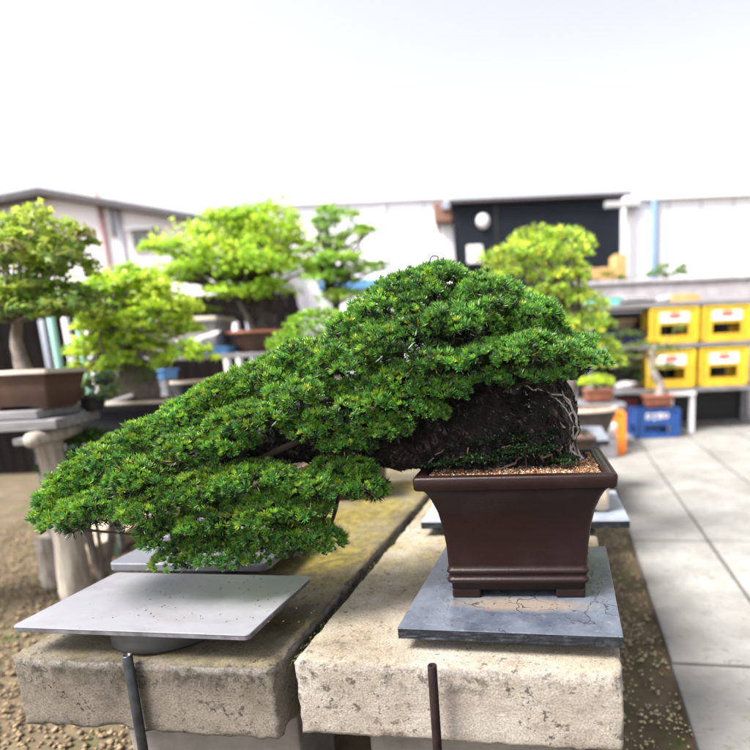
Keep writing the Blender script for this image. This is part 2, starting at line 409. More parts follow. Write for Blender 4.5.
def ell_surface(ells, spacing, zmin=-.3, cull=.9, rng=RNG, jit=.5):
    """points spread over the joint outer surface of ellipsoids [(centre, (rx,ry,rz))]"""
    P, N, I = [], [], []
    for i, (c, r) in enumerate(ells):
        c = np.array(c); r = np.array(r)
        area = 4*math.pi*((( (r[0]*r[1])**1.6 + (r[0]*r[2])**1.6 + (r[1]*r[2])**1.6)/3)**(1/1.6))
        n = int(area/spacing**2*1.0)+3
        k = np.arange(n)+.5
        ph = np.arccos(1-2*k/n); th = math.pi*(1+5**.5)*k + rng.random()*6
        u = np.stack([np.cos(th)*np.sin(ph), np.sin(th)*np.sin(ph), np.cos(ph)], 1)
        p = u*r*(1+rng.normal(0, .05, (n, 1))); nn = unit(u/r)
        keep = nn[:, 2] > zmin
        p = p[keep]+c+rng.normal(0, spacing*jit*.4, (keep.sum(), 3)); nn = nn[keep]
        for j, (c2, r2) in enumerate(ells):
            if j == i or len(p) == 0: continue
            d = np.linalg.norm((p-np.array(c2))/np.array(r2), axis=1)
            m = d > cull
            p = p[m]; nn = nn[m]
        P.append(p); N.append(nn); I.append(np.full(len(p), i))
    return np.concatenate(P), np.concatenate(N), np.concatenate(I)

def needles(name, P, N, length, width, per, pal, parent, spread=1.05, upb=.5, matl=None, tipcol=None, clump=3., rng=RNG, world=True, size=None, stem=.35):
    """tufts of flat tapered needles: one brush per point"""
    n = len(P)
    ax = unit(N + np.array([0, 0, upb]) + rng.normal(0, .22, (n, 3)))
    ref = np.where(np.abs(ax[:, 2:3]) > .9, np.array([[1., 0, 0]]), np.array([[0, 0, 1.]]))
    e1 = unit(np.cross(ax, ref)); e2 = np.cross(ax, e1)
    sc = (size if size is not None else np.ones(n))*rng.uniform(.75, 1.2, n)
    pal = np.array(pal)
    tc = pal[rng.integers(0, len(pal), n)]*rng.uniform(.6, 1.35, (n, 1))
    cl = np.array([noise.noise(Vector(p)*clump*4) for p in P])
    tc = tc*(1+.45*cl[:, None])
    A = np.repeat(np.arange(n), per)
    m = len(A)
    t = np.sqrt(rng.random(m))*spread                      # polar angle
    f = rng.random(m)*2*math.pi
    d = ax[A]*np.cos(t)[:, None] + (e1[A]*np.cos(f)[:, None]+e2[A]*np.sin(f)[:, None])*np.sin(t)[:, None]
    L = length*sc[A]*rng.uniform(.7, 1.1, m)*(1-.15*t/spread)
    base = P[A] - ax[A]*(length*stem*sc[A]*rng.random(m))[:, None]
    side = unit(np.cross(d, rng.normal(0, 1, (m, 3))))
    bend = (ax[A]*.25 + np.array([0, 0, .1]))*L[:, None]*.35*np.sin(t)[:, None]
    tip = base + d*L[:, None] + bend
    mid = base + d*(L*.55)[:, None] + bend*.25
    w_ = (width*sc[A])[:, None]
    V = np.stack([base-side*w_*.3, mid-side*w_*.5, tip, mid+side*w_*.5, base+side*w_*.3], 1)
    F = np.arange(m*5).reshape(m, 5)
    c = tc[A]*rng.uniform(.7, 1.3, (m, 1))
    C = np.repeat(c[:, None, :], 5, 1)
    if tipcol is not None: C[:, 2, :] = C[:, 2, :]*.5+np.array(tipcol)*.5
    odd = rng.random(m) < .02
    C[odd] = np.array([.30, .20, .03])
    me = quads_mesh(name, V.reshape(-1, 3), F, np.clip(C.reshape(-1, 3), .004, .9))
    return link(name, me, matl or M['needle'], parent, world)

def leaves(name, ells, n, size, pal, parent, up=.7, shell=.6, matl=None, rng=RNG, world=True, clumps=7, csize=.38, lobed=False):
    """small folded leaves gathered in clumps round the crown's ellipsoids"""
    vol = np.array([r[0]*r[1]*r[2] for c, r in ells])**.7; pr = vol/vol.sum()
    subs = []
    for (c, r) in ells:
        for k in range(clumps):
            u = unit(rng.normal(0, 1, 3)); u[2] = abs(u[2])*1.0-.25; s = csize*rng.uniform(.7, 1.25)
            subs.append((np.array(c)+u*np.array(r)*(1-s*.6), np.array(r)*s*np.array([1.15, 1.15, 1.1])))
    wgt = np.repeat(pr/clumps, clumps)
    for (c, r) in ells: subs.append((np.array(c), np.array(r)*1.02))
    wgt = np.concatenate([wgt*.72/wgt.sum(), pr*.28]); I = rng.choice(len(subs), n, p=wgt/wgt.sum())
    Cc = np.array([s[0] for s in subs])[I]; Rr = np.array([s[1] for s in subs])[I]
    u = unit(rng.normal(0, 1, (n, 3))); rad = rng.random((n, 1))**(1-shell+.05)
    u[:, 2] = np.where(u[:, 2] < -.2, -u[:, 2]*.5, u[:, 2])
    P = Cc+u*Rr*rad
    nn = unit(u*.6+np.array([0, 0, up*.6])+rng.normal(0, .6, (n, 3)))
    a = unit(np.cross(nn, rng.normal(0, 1, (n, 3)))); b = np.cross(nn, a)
    s = size*rng.uniform(.6, 1.25, (n, 1))
    dr = nn*(-.18)*s
    if lobed:
        V = np.stack([P-a*s*.55, P-b*s*.28-a*s*.05, P-b*s*.5+a*s*.2+dr, P+a*s*.12-b*s*.14, P+a*s*.62+dr, P+a*s*.12+b*s*.14, P+b*s*.5+a*s*.2+dr, P+b*s*.28-a*s*.05], 1); k = 8
    else:
        V = np.stack([P-a*s*.5, P-b*s*.3+dr*.5, P-b*s*.2+a*s*.3, P+a*s*.55+dr, P+b*s*.2+a*s*.3, P+b*s*.3+dr*.5], 1); k = 6
    pal = np.array(pal)
    sc = pal[rng.integers(0, len(pal), len(subs))]
    c = sc[I]*rng.uniform(.65, 1.35, (n, 1))*.6+pal[rng.integers(0, len(pal), n)]*.4
    C = np.repeat(c[:, None, :], k, 1).reshape(-1, 3)
    me = quads_mesh(name, V.reshape(-1, 3), np.arange(n*k).reshape(n, k), np.clip(C, .004, .9))
    link(name, me, matl or M['leaf'], parent, world)
    return subs

def branches(name, base, fork, targets, r0, parent, m, world=True, seed=0, n=7):
    rr = random.Random(seed); bm = B()
    for i, t in enumerate(targets):
        t = Vector(t); f = fork[i % len(fork)] if isinstance(fork, list) else fork
        f = Vector(f)
        mid = f.lerp(t, .5) + Vector((rr.uniform(-1, 1), rr.uniform(-1, 1), rr.uniform(-.2, 1)))*.14*(t-f).length
        ln = smoothline([f, mid, t], 5)
        tube(bm, ln, lerpl([r0*.55, r0*.3, r0*.1], len(ln)), n, wob=.25, seed=seed+i)
    return obj(name, bm, m, parent, world, True)
def trunk(name, pts, rad, parent, m, n=12, seed=0, wob=.35):
    bm = B(); ln = smoothline(pts, 6); tube(bm, ln, lerpl(rad, len(ln)), n, wob=wob, seed=seed)
    return obj(name, bm, m, parent, True, True)

def px_ells(lst, s=1):
    """(u, v, ru, rv, y, ry) -> world ellipsoids of real size"""
    out = []
    for u, v, ru, rv, y, ry in lst:
        c = at(u, v, y); out.append(((c.x, c.y, c.z), (ru*y/FPX*s, ry, rv*y/FPX*s)))
    return out

# ------------------------------------------------------------------ ground
def ground():
    xs = np.concatenate([[-80, -30, -12], np.arange(-5, 6.01, .08), [12, 30, 80]])
    ys = np.concatenate([[-40, -8, -1.5], np.arange(-.5, 9.01, .08), [14, 40, 160, 400]])
    X, Y = np.meshgrid(xs, ys); Z = np.zeros_like(X)
    for i in range(X.shape[0]):
        for j in range(X.shape[1]):
            if abs(X[i, j]) < 6 and -1 < Y[i, j] < 10:
                Z[i, j] = (noise.noise(Vector((X[i, j]*3, Y[i, j]*3, 0)))-.3)*.012 - .01
            else: Z[i, j] = -.014
    V = np.stack([X, Y, Z], -1).reshape(-1, 3); nx = len(xs); ny = len(ys)
    idx = np.arange(nx*ny).reshape(ny, nx)
    F = np.stack([idx[:-1, :-1], idx[:-1, 1:], idx[1:, 1:], idx[1:, :-1]], -1).reshape(-1, 4)
    o = link('ground', quads_mesh('ground', V, F), M['soilground'], smooth=True); struct(o)
ground()

YAW = R(-8.6)                                     # bench and path axis
U = Vector((math.sin(-YAW), math.cos(-YAW), 0)); Vx = Vector((U.y, -U.x, 0))
PL = Vector((.638, 1.771, 0))                     # a point on the path's left edge
def paving():
    bm = B(); rr = random.Random(3)
    crossY = [-1.9, -.66, .0+.58, 1.79, 3.03, 4.27, 5.51, 6.75, 8.0]
    ax = R(-9.6); Ud = Vector((math.sin(-ax), math.cos(-ax), 0)); Vd = Vector((Ud.y, -Ud.x, 0))
    wds = [0, .425, 1.03, 1.64, 2.25, 2.86]
    for a, b in zip(wds, wds[1:]):
        for y0, y1 in zip(crossY, crossY[1:]):
            o0 = (y0-PL.y)/Ud.y; o1 = (y1-PL.y)/Ud.y
            c = PL + Vd*((a+b)/2) + Ud*((o0+o1)/2)
            T = Matrix.Translation((c.x, c.y, rr.uniform(-.003, .003))) @ Matrix.Rotation(ax+rr.uniform(-.004, .004), 4, 'Z') @ Matrix.Rotation(rr.uniform(-.002, .002), 4, 'X')
            hw = (b-a)/2-.008; hl = (o1-o0)/2-.009
            box(bm, -hw, hw, -hl, hl, -.05, .022, .006, T)
    struct(obj('paving', bm, M['pave']))
paving()

def scatter_stones(name, label, n, inside, smin, smax, m, cat='gravel', zf=0.0):
    # small irregular pebbles as one mesh
    base = np.array([(1,0,0),(-1,0,0),(0,1,0),(0,-1,0),(0,0,1),(0,0,-1)], float)
    F0 = np.array([(0,2,4),(2,1,4),(1,3,4),(3,0,4),(2,0,5),(1,2,5),(3,1,5),(0,3,5)])
    V, F = [], []
    pts = inside(n)
    for i, (x, y, z) in enumerate(pts):
        s = RNG.uniform(smin, smax)*np.array([1, RNG.uniform(.6, 1), RNG.uniform(.4, .7)])
        v = base*s*RNG.uniform(.75, 1.25, (6, 1)); a = RNG.random()*6.28
        c, sn = math.cos(a), math.sin(a)
        v = np.stack([v[:, 0]*c-v[:, 1]*sn, v[:, 0]*sn+v[:, 1]*c, v[:, 2]], 1)+np.array([x, y, z])
        V.append(v); F.append(F0+6*i)
    o = link(name, quads_mesh(name, np.concatenate(V), np.concatenate(F)), m, smooth=True)
    if label: tag(o, label, cat); o['kind'] = 'stuff'
    return o
def strip(n):
    t = RNG.uniform(-1.2, 3.2, n); s = RNG.random(n)
    out = []
    for a, b in zip(t, s):
        p0 = Vector((.30, .95, 0)) + U*a; p1 = PL + U*(a-.85)
        p = p0.lerp(p1, b*1.02)
        if noise.noise(Vector((p.x*5, p.y*5, 1))) < .0 and RNG.random() < .75: continue
        out.append((p.x, p.y, .0))
    return out
scatter_stones('gravel', 'pale pebbles loose on the brown earth strip beside the paved path', 4200, strip, .003, .009, M['pebble'])
def leftpatch(n):
    return [(RNG.uniform(-3.6, -.95), RNG.uniform(.9, 4.6), .0) for _ in range(n)]
scatter_stones('gravel', 'straw coloured gravel covering the ground around the log table leg', 19000, leftpatch, .004, .014, M['pebbleL'])

# ------------------------------------------------------------------ concrete benches
def slab(name, label, x0w, y0w, wdt, length, thick, top, m, seed, rz=YAW, chips=1.0, parent=None):
    """cast slab with eroded arrises; origin at its front left top corner"""
    def axis(L, fine, lim): 
        out = [0.0]; 
        while out[-1] < L-1e-6:
            d = min(out[-1], L-out[-1]); st = fine if (d < .06 or (out[-1] < lim)) else fine*2.2
            out.append(min(L, out[-1]+st) if L-out[-1]-st > fine*.4 else L)
        return np.array(out)
    xs, ys, zs = axis(wdt, .009, 0), axis(length, .009, .25), axis(thick, .009, .2)
    bm = B(); vd = {}
    def vert(x, y, z):
        k = (round(x, 5), round(y, 5), round(z, 5))
        if k not in vd: vd[k] = bm.verts.new((x, y, -thick+z))
        return vd[k]
    def face(axs, A, Bs, f, flip):
        for a0, a1 in zip(A, A[1:]):
            for b0, b1 in zip(Bs, Bs[1:]):
                q = [vert(*f(a0, b0)), vert(*f(a1, b0)), vert(*f(a1, b1)), vert(*f(a0, b1))]
                bm.faces.new(q[::-1] if flip else q)
    face(0, xs, ys, lambda a, b: (a, b, thick), False); face(0, xs, ys, lambda a, b: (a, b, 0), True)
    face(0, xs, zs, lambda a, b: (a, 0, b), False); face(0, xs, zs, lambda a, b: (a, length, b), True)
    face(0, ys, zs, lambda a, b: (0, a, b), True); face(0, ys, zs, lambda a, b: (wdt, a, b), False)
    o3 = Vector((seed*3.1, seed*1.7, 0))
    for v in bm.verts:
        p = v.co.copy(); x, y, z = p.x, p.y, p.z+thick
        ds = sorted([min(x, wdt-x), min(y, length-y), min(z, thick-z)])
        d2 = ds[1]                                  # distance to the nearest arris
        e = max(0, 1-d2/.035)
        ch = noise.fractal(p*22+o3, 1.0, 2.0, 4)*.5+.5
        big = max(0, noise.noise(p*13+o3)-.22)
        cin = Vector((wdt/2-x, 0, 0)).normalized() if ds[0] == min(x, wdt-x) or ds[1] == min(x, wdt-x) else Vector()
        inw = Vector(((1 if x < wdt/2 else -1) if min(x, wdt-x) <= d2+1e-6 else 0,
                      (1 if y < length/2 else -1) if min(y, length-y) <= d2+1e-6 else 0,
                      (1 if z < thick/2 else -1) if min(z, thick-z) <= d2+1e-6 else 0))
        if inw.length: inw.normalize()
        v.co += inw*((e**4)*(.0010+.005*ch*chips) + (e**1.5)*.013*big*chips)
        v.co += noise.noise_vector(p*55+o3)*.0016*(1+1.3*e) + noise.noise_vector(p*9+o3)*.002
    root = thing(name, label, 'bench', (x0w, y0w, top), rz, 'concrete slab benches')
    obj('benchtop', bm, m, root, False, True)
    for yy in (length*.12, length*.8):
        b = B(); box(b, .07, wdt-.07, yy, yy+.19, -top-.01, -thick-.001, .006)
        obj('pier', b, M['block'], root)
    return root
BT = .53
slab('concrete_bench', 'cream concrete slab bench under the brown pot and its cracked grey board', -.405, 1.045, .667, 1.60, .17, BT, M['benchR'], 2)
slab('concrete_bench', 'mossy stained concrete slab bench under the plain grey board on the left', -1.05, 1.115, .615, 1.60, .17, BT, M['benchL'], 5, chips=1.5)
p = Vector((-.405, 1.045, 0)) + U*1.63
slab('concrete_bench', 'cream concrete slab bench behind the brown pot, carrying the rear slate board', p.x, p.y, .66, 1.35, .17, BT-.004, M['benchR'], 8)
p = Vector((-1.05, 1.115, 0)) + U*1.63
slab('concrete_bench', 'yellow lichened concrete slab bench beyond the low pine branch', p.x, p.y, .615, 1.7, .17, BT-.004, M['benchL'], 9)

# moss in the joint between the two slabs
bm = B()
for i in range(520):
    t = random.uniform(.02, 1.6)
    c = Vector((-.426, 1.06, 0)) + U*t + Vx*random.uniform(-.006, .012)
    r_ = random.uniform(.001, .003)
    T = Matrix.Translation((c.x, c.y, BT-.020-random.random()*.012)) @ Matrix.Diagonal((1, 2.2, .8, 1))
    bmesh.ops.create_icosphere(bm, subdivisions=1, radius=r_, matrix=T)
o = obj('moss', bm, M['moss'], None, False, True); tag(o, 'dark moss filling the long joint between the two concrete slabs', 'moss'); o['kind'] = 'stuff'

# fallen needles and crumbs of bark on the benches
def litter(name, label, n, inside, m, L0=.006, L1=.016, w_=.0007):
    V, F = [], []
    for i, p_ in enumerate(inside(n)):
        a = RNG.random()*6.28; L_ = RNG.uniform(L0, L1)/2; d = np.array([math.cos(a), math.sin(a), RNG.uniform(-.05, .1)])*L_; q = np.array([-math.sin(a), math.cos(a), 0])*w_*RNG.uniform(.6, 1.6)
        u_ = np.array([0, 0, .0012]); p0 = np.array(p_); V += [p0-d, p0+q, p0+d, p0-q, p0+u_]; b_ = i*5; F += [(b_, b_+1, b_+4), (b_+1, b_+2, b_+4), (b_+2, b_+3, b_+4), (b_+3, b_, b_+4)]
    o = link(name, quads_mesh(name, np.array(V), np.array(F)), m); tag(o, label, 'plant litter'); o['kind'] = 'stuff'
def onbench(x0_, y0_, wd_, ln_):
    def f(n):
        out = []
        for i in range(n):
            q = Vector((x0_, y0_, BT+.0016)) + U*RNG.uniform(.02, ln_) + Vx*RNG.uniform(.02, wd_-.02); out.append(tuple(q))
        return out
    return f
M['litter'] = mat('dry_brown_needles', (.10, .06, .03), (.16, .11, .04), scale=30, rough=.9)
litter('fallen_needles', 'dry brown needles scattered over the cream concrete bench', 420, onbench(-.405, 1.045, .66, 1.5), M['litter'])
litter('fallen_needles', 'dry brown needles scattered over the mossy concrete bench', 520, onbench(-1.05, 1.115, .61, 1.5), M['litter'])
def onboard(c_, hx_, hy_, rz_, clear=None):
    def f(n):
        out = []
        while len(out) < n:
            x_, y_ = RNG.uniform(-hx_, hx_), RNG.uniform(-hy_, hy_)
            out.append((c_[0]+x_*math.cos(rz_)-y_*math.sin(rz_), c_[1]+x_*math.sin(rz_)+y_*math.cos(rz_), c_[2]+.0006))
        return out
    return f
M['crumb'] = mat('dark_crumbs', (.03, .022, .015), (.10, .07, .045), scale=60, rough=.9)
litter('soil_crumbs', 'dark soil crumbs strewn on the plain grey board at the front left', 70, onboard((-.614, 1.215, .60), .25, .12, R(-8.6)), M['crumb'], .002, .008, .0012)
litter('soil_crumbs', 'dark crumbs and needles strewn on the slate board around the brown pot', 230, onboard((.0765, 1.267, .585), .21, .23, R(-9.2)), M['crumb'], .002, .009, .0010)
# pipes standing against the bench ends
def pipe(u, v, label, m, r, wall=.003):
    c = on(u, v, BT+.022); t = thing('pipe', label, 'pipe', (c.x, c.y, 0), 0, 'pipes standing in front of the benches')
    bm = B(); z1 = BT+.022
    prof = [(r, 0), (r, z1-.002), (r-.001, z1), (r-wall, z1), (r-wall, z1-.08)]
    lathe(bm, prof, 24); obj('tube', bm, m, t, False, True)
pipe(127, 655, 'galvanised grey pipe stub before the mossy bench, below the grey board', M['iron'], .0095)
pipe(432, 665, 'short rusty dark pipe stub in front of the cream bench', M['rust'], .0092)

# ------------------------------------------------------------------ boards
def board(name, label, c, hx, hy, th, rz, m, r=.02, edge=None, disc=None, wavy=0, group='boards on the benches', cat='board'):
    t = thing(name, label, cat, c, rz, group)
    bm = B(); b_ = .0018
    loft(bm, [(hx-b_, hy-b_, r, -th), (hx, hy, r, -th+b_), (hx, hy, r, -b_*1.3)], True, edge is None)
    if edge is None:
        bm2 = bm; f = None
        loft(bm, [(hx, hy, r, -b_*1.3), (hx-b_, hy-b_, r, 0)], False, True)
        bmesh.ops.delete(bm, geom=[f for f in bm.faces if f.calc_center_median().z > -th*.9 and len(f.verts) > 8 and abs(f.calc_center_median().z+b_*1.3) < 1e-5], context='FACES_ONLY')
        bmesh.ops.remove_doubles(bm, verts=bm.verts, dist=1e-5)
        obj('top', bm, m, t)
    else:
        if wavy:
            # extra rings so that the riven edge is uneven
            bm.free(); bm = B(); rings = []
            for j, z in enumerate(np.linspace(-th, -b_*1.3, 6)):
                pts = []
                base = [(-hx, -hy), (hx, -hy), (hx, hy), (-hx, hy)]
                for k in range(4):
                    a, b2 = Vector(base[k]), Vector(base[(k+1) % 4]); nseg = 60
                    for s in range(nseg):
                        q = a.lerp(b2, s/nseg); nv = noise.noise_vector(Vector((q.x*30, q.y*30, z*260)))
                        pts.append(bm.verts.new((q.x+nv.x*wavy, q.y+nv.y*wavy, z)))
                rings.append(pts)
            for a, b2 in zip(rings, rings[1:]):
                n = len(a)
                for k in range(n): bm.faces.new((a[k], a[(k+1) % n], b2[(k+1) % n], b2[k]))
            bm.faces.new(rings[0][::-1])
        obj('edge', bm, edge, t)
        bm = B(); loft(bm, [(hx+.001, hy+.001, r, -b_*1.2), (hx, hy, r, 0)], False, True); obj('top', bm, m, t)
    if disc:
        bm = B(); lathe(bm, [(disc*.92, -c[2]+BT+.001), (disc, -c[2]+BT+.008), (disc, -th-.004), (disc*.97, -th-.0005)], 64)
        obj('turntable', bm, M['disc'], t, False, True)
    return t
# left board: front edge ends (-1.032,1.114)..(-.486,1.034)
c = Vector((-.757, 1.072, 0)) + Vector((.14, .985, 0))*.145
board('display_board', 'plain pale grey painted board on a low round turntable at the front left', (c.x, c.y, .60), .277, .145, .014, R(-8.6), M['steel'], .012, edge=M['steel_edge'], disc=.130)
# right board: front (-.193,1.044)..(.259,.975), back at y~1.45
c = Vector((.036, 1.025, 0)) + Vector((.165, .986, 0))*.245
BRD = (c.x, c.y, .585)
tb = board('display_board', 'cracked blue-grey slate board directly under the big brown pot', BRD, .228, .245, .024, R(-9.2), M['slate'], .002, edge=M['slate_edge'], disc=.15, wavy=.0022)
# second slate board behind the pot
a = on(418, 522, .585); b = on(628, 520, .585)
board('display_board', 'dark edged slate board behind the brown pot, holding a small cream pot', ((a.x+b.x)/2+.03, 1.72+.2, .585), (b.x-a.x)/2, .19, .025, R(-7), M['slate_far'], .003, edge=M['slate_edge'], disc=.12, wavy=.002)
# pale boards behind the pine's low branch
a = on(109, 566, .60)
board('display_board', 'lower of two pale grey boards behind the low pine branch on the left', (a.x+.235, a.y+.16, .60), .235, .17, .022, R(-7), M['palebd'], .02, disc=.12)
a = on(122, 545, .63)
board('display_board', 'pale board with a raised rim behind the low pine branch, farther of two', (a.x+.24, a.y+.22, .63), .21, .17, .026, R(-7), M['palebd'], .01, disc=.12)
a = on(612, 438, .56)
board('display_board', 'small dark slate board under the empty rectangular pot near the paved path', (a.x-.17, a.y+.25, .56), .18, .3, .03, R(-8), M['slate_far'], .003, edge=M['slate_edge'], wavy=.002)

# ------------------------------------------------------------------ the main bonsai
PC = Vector((.081, 1.262, .585)); PYAW = R(-5.6)
main = thing('potted_bonsai', 'large semi-cascade dark green pine bonsai in the big brown rectangular pot', 'bonsai', PC, PYAW)
HX, HY, PH = .2065, .15, .284
def prof_at(pts, z):
    return float(np.interp(z, [p_[0] for p_ in pts], [p_[1] for p_ in pts]))
bm = B()
# half width against height, measured on the photograph
W = [(.020, .1465), (.050, .150), (.075, .1515), (.12, .1535), (.16, .158), (.20, .166), (.23, .177), (.245, .185), (.254, .193)]
body = []
k = HY/HX
def ring(hx, z, r=.012): return (hx, hx-(HX-HY)*(1.0), r, z)
body += [ring(.135, .018), ring(.1465, .020), ring(.147, .034)]
# lower bead, groove, upper bead
for zc, rb in ((.0425, .0062), (.0635, .0060)):
    base = .149
    for a_ in range(-80, 81, 20):
        body.append(ring(base+.0045*math.cos(R(a_))+.0015, zc+rb*math.sin(R(a_)), .014))
for z in np.linspace(.078, .252, 23):
    body.append(ring(prof_at(W, z), z, .012))
body += [ring(.1945, .2545, .012), ring(.2035, .256, .01), ring(.206, .259, .01), ring(.2065, .279, .01), ring(.2052, .2825, .01), ring(.2025, .284, .01),
         ring(.1985, .284, .008), ring(.1975, .2832, .008), ring(.196, .2832, .008), ring(.195, .284, .008), ring(.184, .284, .006), ring(.1815, .282, .006), ring(.180, .262, .006)]
loft(bm, body, True, True)
obj('pot', bm, M['pot'], main, False, True)
potob = bpy.data.objects['pot']; PS = (1.04, 1.0, 1.055)
# feet
for sx in (-1, 1):
    for sy in (-1, 1):
        b_ = B(); x0, x1 = sorted((sx*.1455, sx*.082)); y0, y1 = sorted((sy*(.1455-.0565), sy*(.1455-.0565-.045)))
        box(b_, x0, x1, y0, y1, 0.0005, .022, .004)
        obj('foot', b_, M['pot'], potob)
# small drain hole on the rim
b_ = B(); lathe(b_, [(.0022, .2838), (.0022, .2845)], 12, (.1905, -.02, 0)); obj('wire_hole', b_, M['black'], potob)
# gritty soil: bed and grains
bm = B(); nx = 60
vs = [[bm.verts.new((x, y, .273+.006*math.exp(-((x/.12)**2+(y/.08)**2))+.002*noise.noise(Vector((x*60, y*60, 0))))) for x in np.linspace(-.182, .182, nx)] for y in np.linspace(-.126, .126, 40)]
for i in range(39):
    for j in range(nx-1): bm.faces.new((vs[i][j], vs[i][j+1], vs[i+1][j+1], vs[i+1][j]))
soil = obj('soil', bm, M['soil'], main, False, True)
def grains(n, pot_parent):
    base = np.array([(1,0,0),(-1,0,0),(0,1,0),(0,-1,0),(0,0,1),(0,0,-1)], float)
    F0 = np.array([(0,2,4),(2,1,4),(1,3,4),(3,0,4),(2,0,5),(1,2,5),(3,1,5),(0,3,5)])
    V, F, C = [], [], []
    pal = [(.20, .085, .035), (.30, .17, .08), (.14, .05, .022), (.50, .42, .30), (.07, .035, .02), (.24, .10, .04)]
    for i in range(n):
        x = RNG.uniform(-.178, .178); y = RNG.uniform(-.122, .122); s = RNG.uniform(.0016, .0034)
        z = .2745+.006*math.exp(-((x/.12)**2+(y/.08)**2))+RNG.uniform(0, .004)
        V.append(base*s*RNG.uniform(.7, 1.3, (6, 3))+np.array([x, y, z])); F.append(F0+6*i)
        C.append(np.repeat(np.array(pal[RNG.integers(0, 6)])[None]*RNG.uniform(.7, 1.2), 6, 0))
    me = quads_mesh('grit', np.concatenate(V), np.concatenate(F), np.concatenate(C))
    m = bpy.data.materials.new('akadama_grit'); m.use_nodes = True; a = m.node_tree.nodes.new('ShaderNodeAttribute'); a.attribute_name = 'Col'
    pp = m.node_tree.nodes['Principled BSDF']; pp.inputs['Roughness'].default_value = .9
    m.node_tree.links.new(a.outputs[0], pp.inputs['Base Color'])
    o = link('grit', me, m, pot_parent); o['kind'] = 'stuff'
grains(9000, soil)

for o_ in main.children: o_.scale = PS
# trunk: a broad fissured mass leaning left, remeshed from overlapping swellings
def blob_mesh(ells, caps, voxel, amp, seed=0):  # amp: relief in metres
    bm = B()
    for c_, r_ in ells:
        T = Matrix.Translation(c_) @ Matrix.Diagonal((*r_, 1)); bmesh.ops.create_icosphere(bm, subdivisions=4, radius=1, matrix=T)
    for pts, rad in caps:
        ln = smoothline(pts, 6); tube(bm, ln, lerpl(rad, len(ln)), 14)
    me = bpy.data.meshes.new('tmp'); bm.to_mesh(me); bm.free()
    o = bpy.data.objects.new('tmp', me); COL.objects.link(o)
    md = o.modifiers.new('r', 'REMESH'); md.mode = 'VOXEL'; md.voxel_size = voxel
    sm = o.modifiers.new('s', 'SMOOTH'); sm.iterations = 4
    dg = bpy.context.evaluated_depsgraph_get(); me2 = bpy.data.meshes.new_from_object(o.evaluated_get(dg))
    bpy.data.objects.remove(o)
    n = len(me2.vertices); nor = np.empty(n*3, np.float32); me2.vertex_normals.foreach_get('vector', nor); nor = nor.reshape(-1, 3)
    co = np.empty(n*3, np.float32); me2.vertices.foreach_get('co', co); co = co.reshape(-1, 3)
    sd_ = Vector((seed, 0, 0))
    for i in range(n):
        p_ = Vector(co[i])
        q = Vector((p_.x*1.0+p_.z*.5, p_.y, p_.z*.45-p_.x*.2))
        h = noise.fractal(p_*11+sd_, 1.0, 2.0, 2)*amp + (1-abs(noise.noise(q*42+sd_))*2.6)*amp*.45 + noise.noise(q*95)*amp*.22
        co[i] += nor[i]*h
    me2.vertices.foreach_set('co', co.ravel()); me2.update()
    return me2
te = px_ells([(470, 428, 92, 41, 1.28, .090), (533, 430, 38, 50, 1.28, .088), (505, 405, 62, 50, 1.31, .10), (440, 400, 60, 42, 1.30, .09),
              (400, 440, 55, 26, 1.29, .075), (350, 446, 55, 18, 1.28, .055), (505, 462, 80, 16, 1.285, .085), (548, 420, 28, 46, 1.31, .075)])
caps = [([at(400, 430, 1.29), at(330, 440, 1.28), at(270, 446, 1.29), at(200, 470, 1.29), at(120, 512, 1.29)], [.055, .050, .034, .018, .008]),
        ([at(470, 420, 1.30), at(450, 360, 1.31), at(445, 310, 1.31)], [.07, .045, .015]),
        ([at(500, 400, 1.30), at(550, 378, 1.30), at(590, 368, 1.30)], [.045, .02, .006])]
tm = blob_mesh(te, caps, .0040, .013, 4)
bvh = BVHTree.FromPolygons([v.co.copy() for v in tm.vertices], [tuple(p_.vertices) for p_ in tm.polygons])
tk = link('trunk', tm, M['bark'], main, True, True)
def strand(pts, r0, m_bm, lift=.4, wob=.25, k=8, seed=0):
    ln = smoothline(pts, k); out = []; 
    for q in ln:
        q = q + noise.noise_vector(q*30+Vector((seed, 0, 0)))*.006
        loc, nrm, _, _ = bvh.find_nearest(q)
        out.append(loc+nrm*r0*lift)
    rr = [r0*(.35+.65*math.sin(math.pi*min(1, max(0, (i+.8)/(len(out)+.6))))) for i in range(len(out))]
    tube(m_bm, out, rr, 7, wob=wob, seed=seed)
# bark ribs following the grain
bm = B()
for i in range(260):
    u0 = random.uniform(395, 560); v0 = random.uniform(385, 440); y0 = 1.30-random.uniform(.07, .13)
    du = random.uniform(6, 48)*(1 if u0 > 430 else random.choice((-1, .4))); dv = random.uniform(10, 40)
    strand([at(u0, v0, y0), at(u0+du*.5, v0+dv*.45, y0), at(u0+du, v0+dv, y0)], random.uniform(.0012, .0035), bm, .3, .4, 5, i)
obj('bark_rib', bm, M['bark'], tk, True, True)
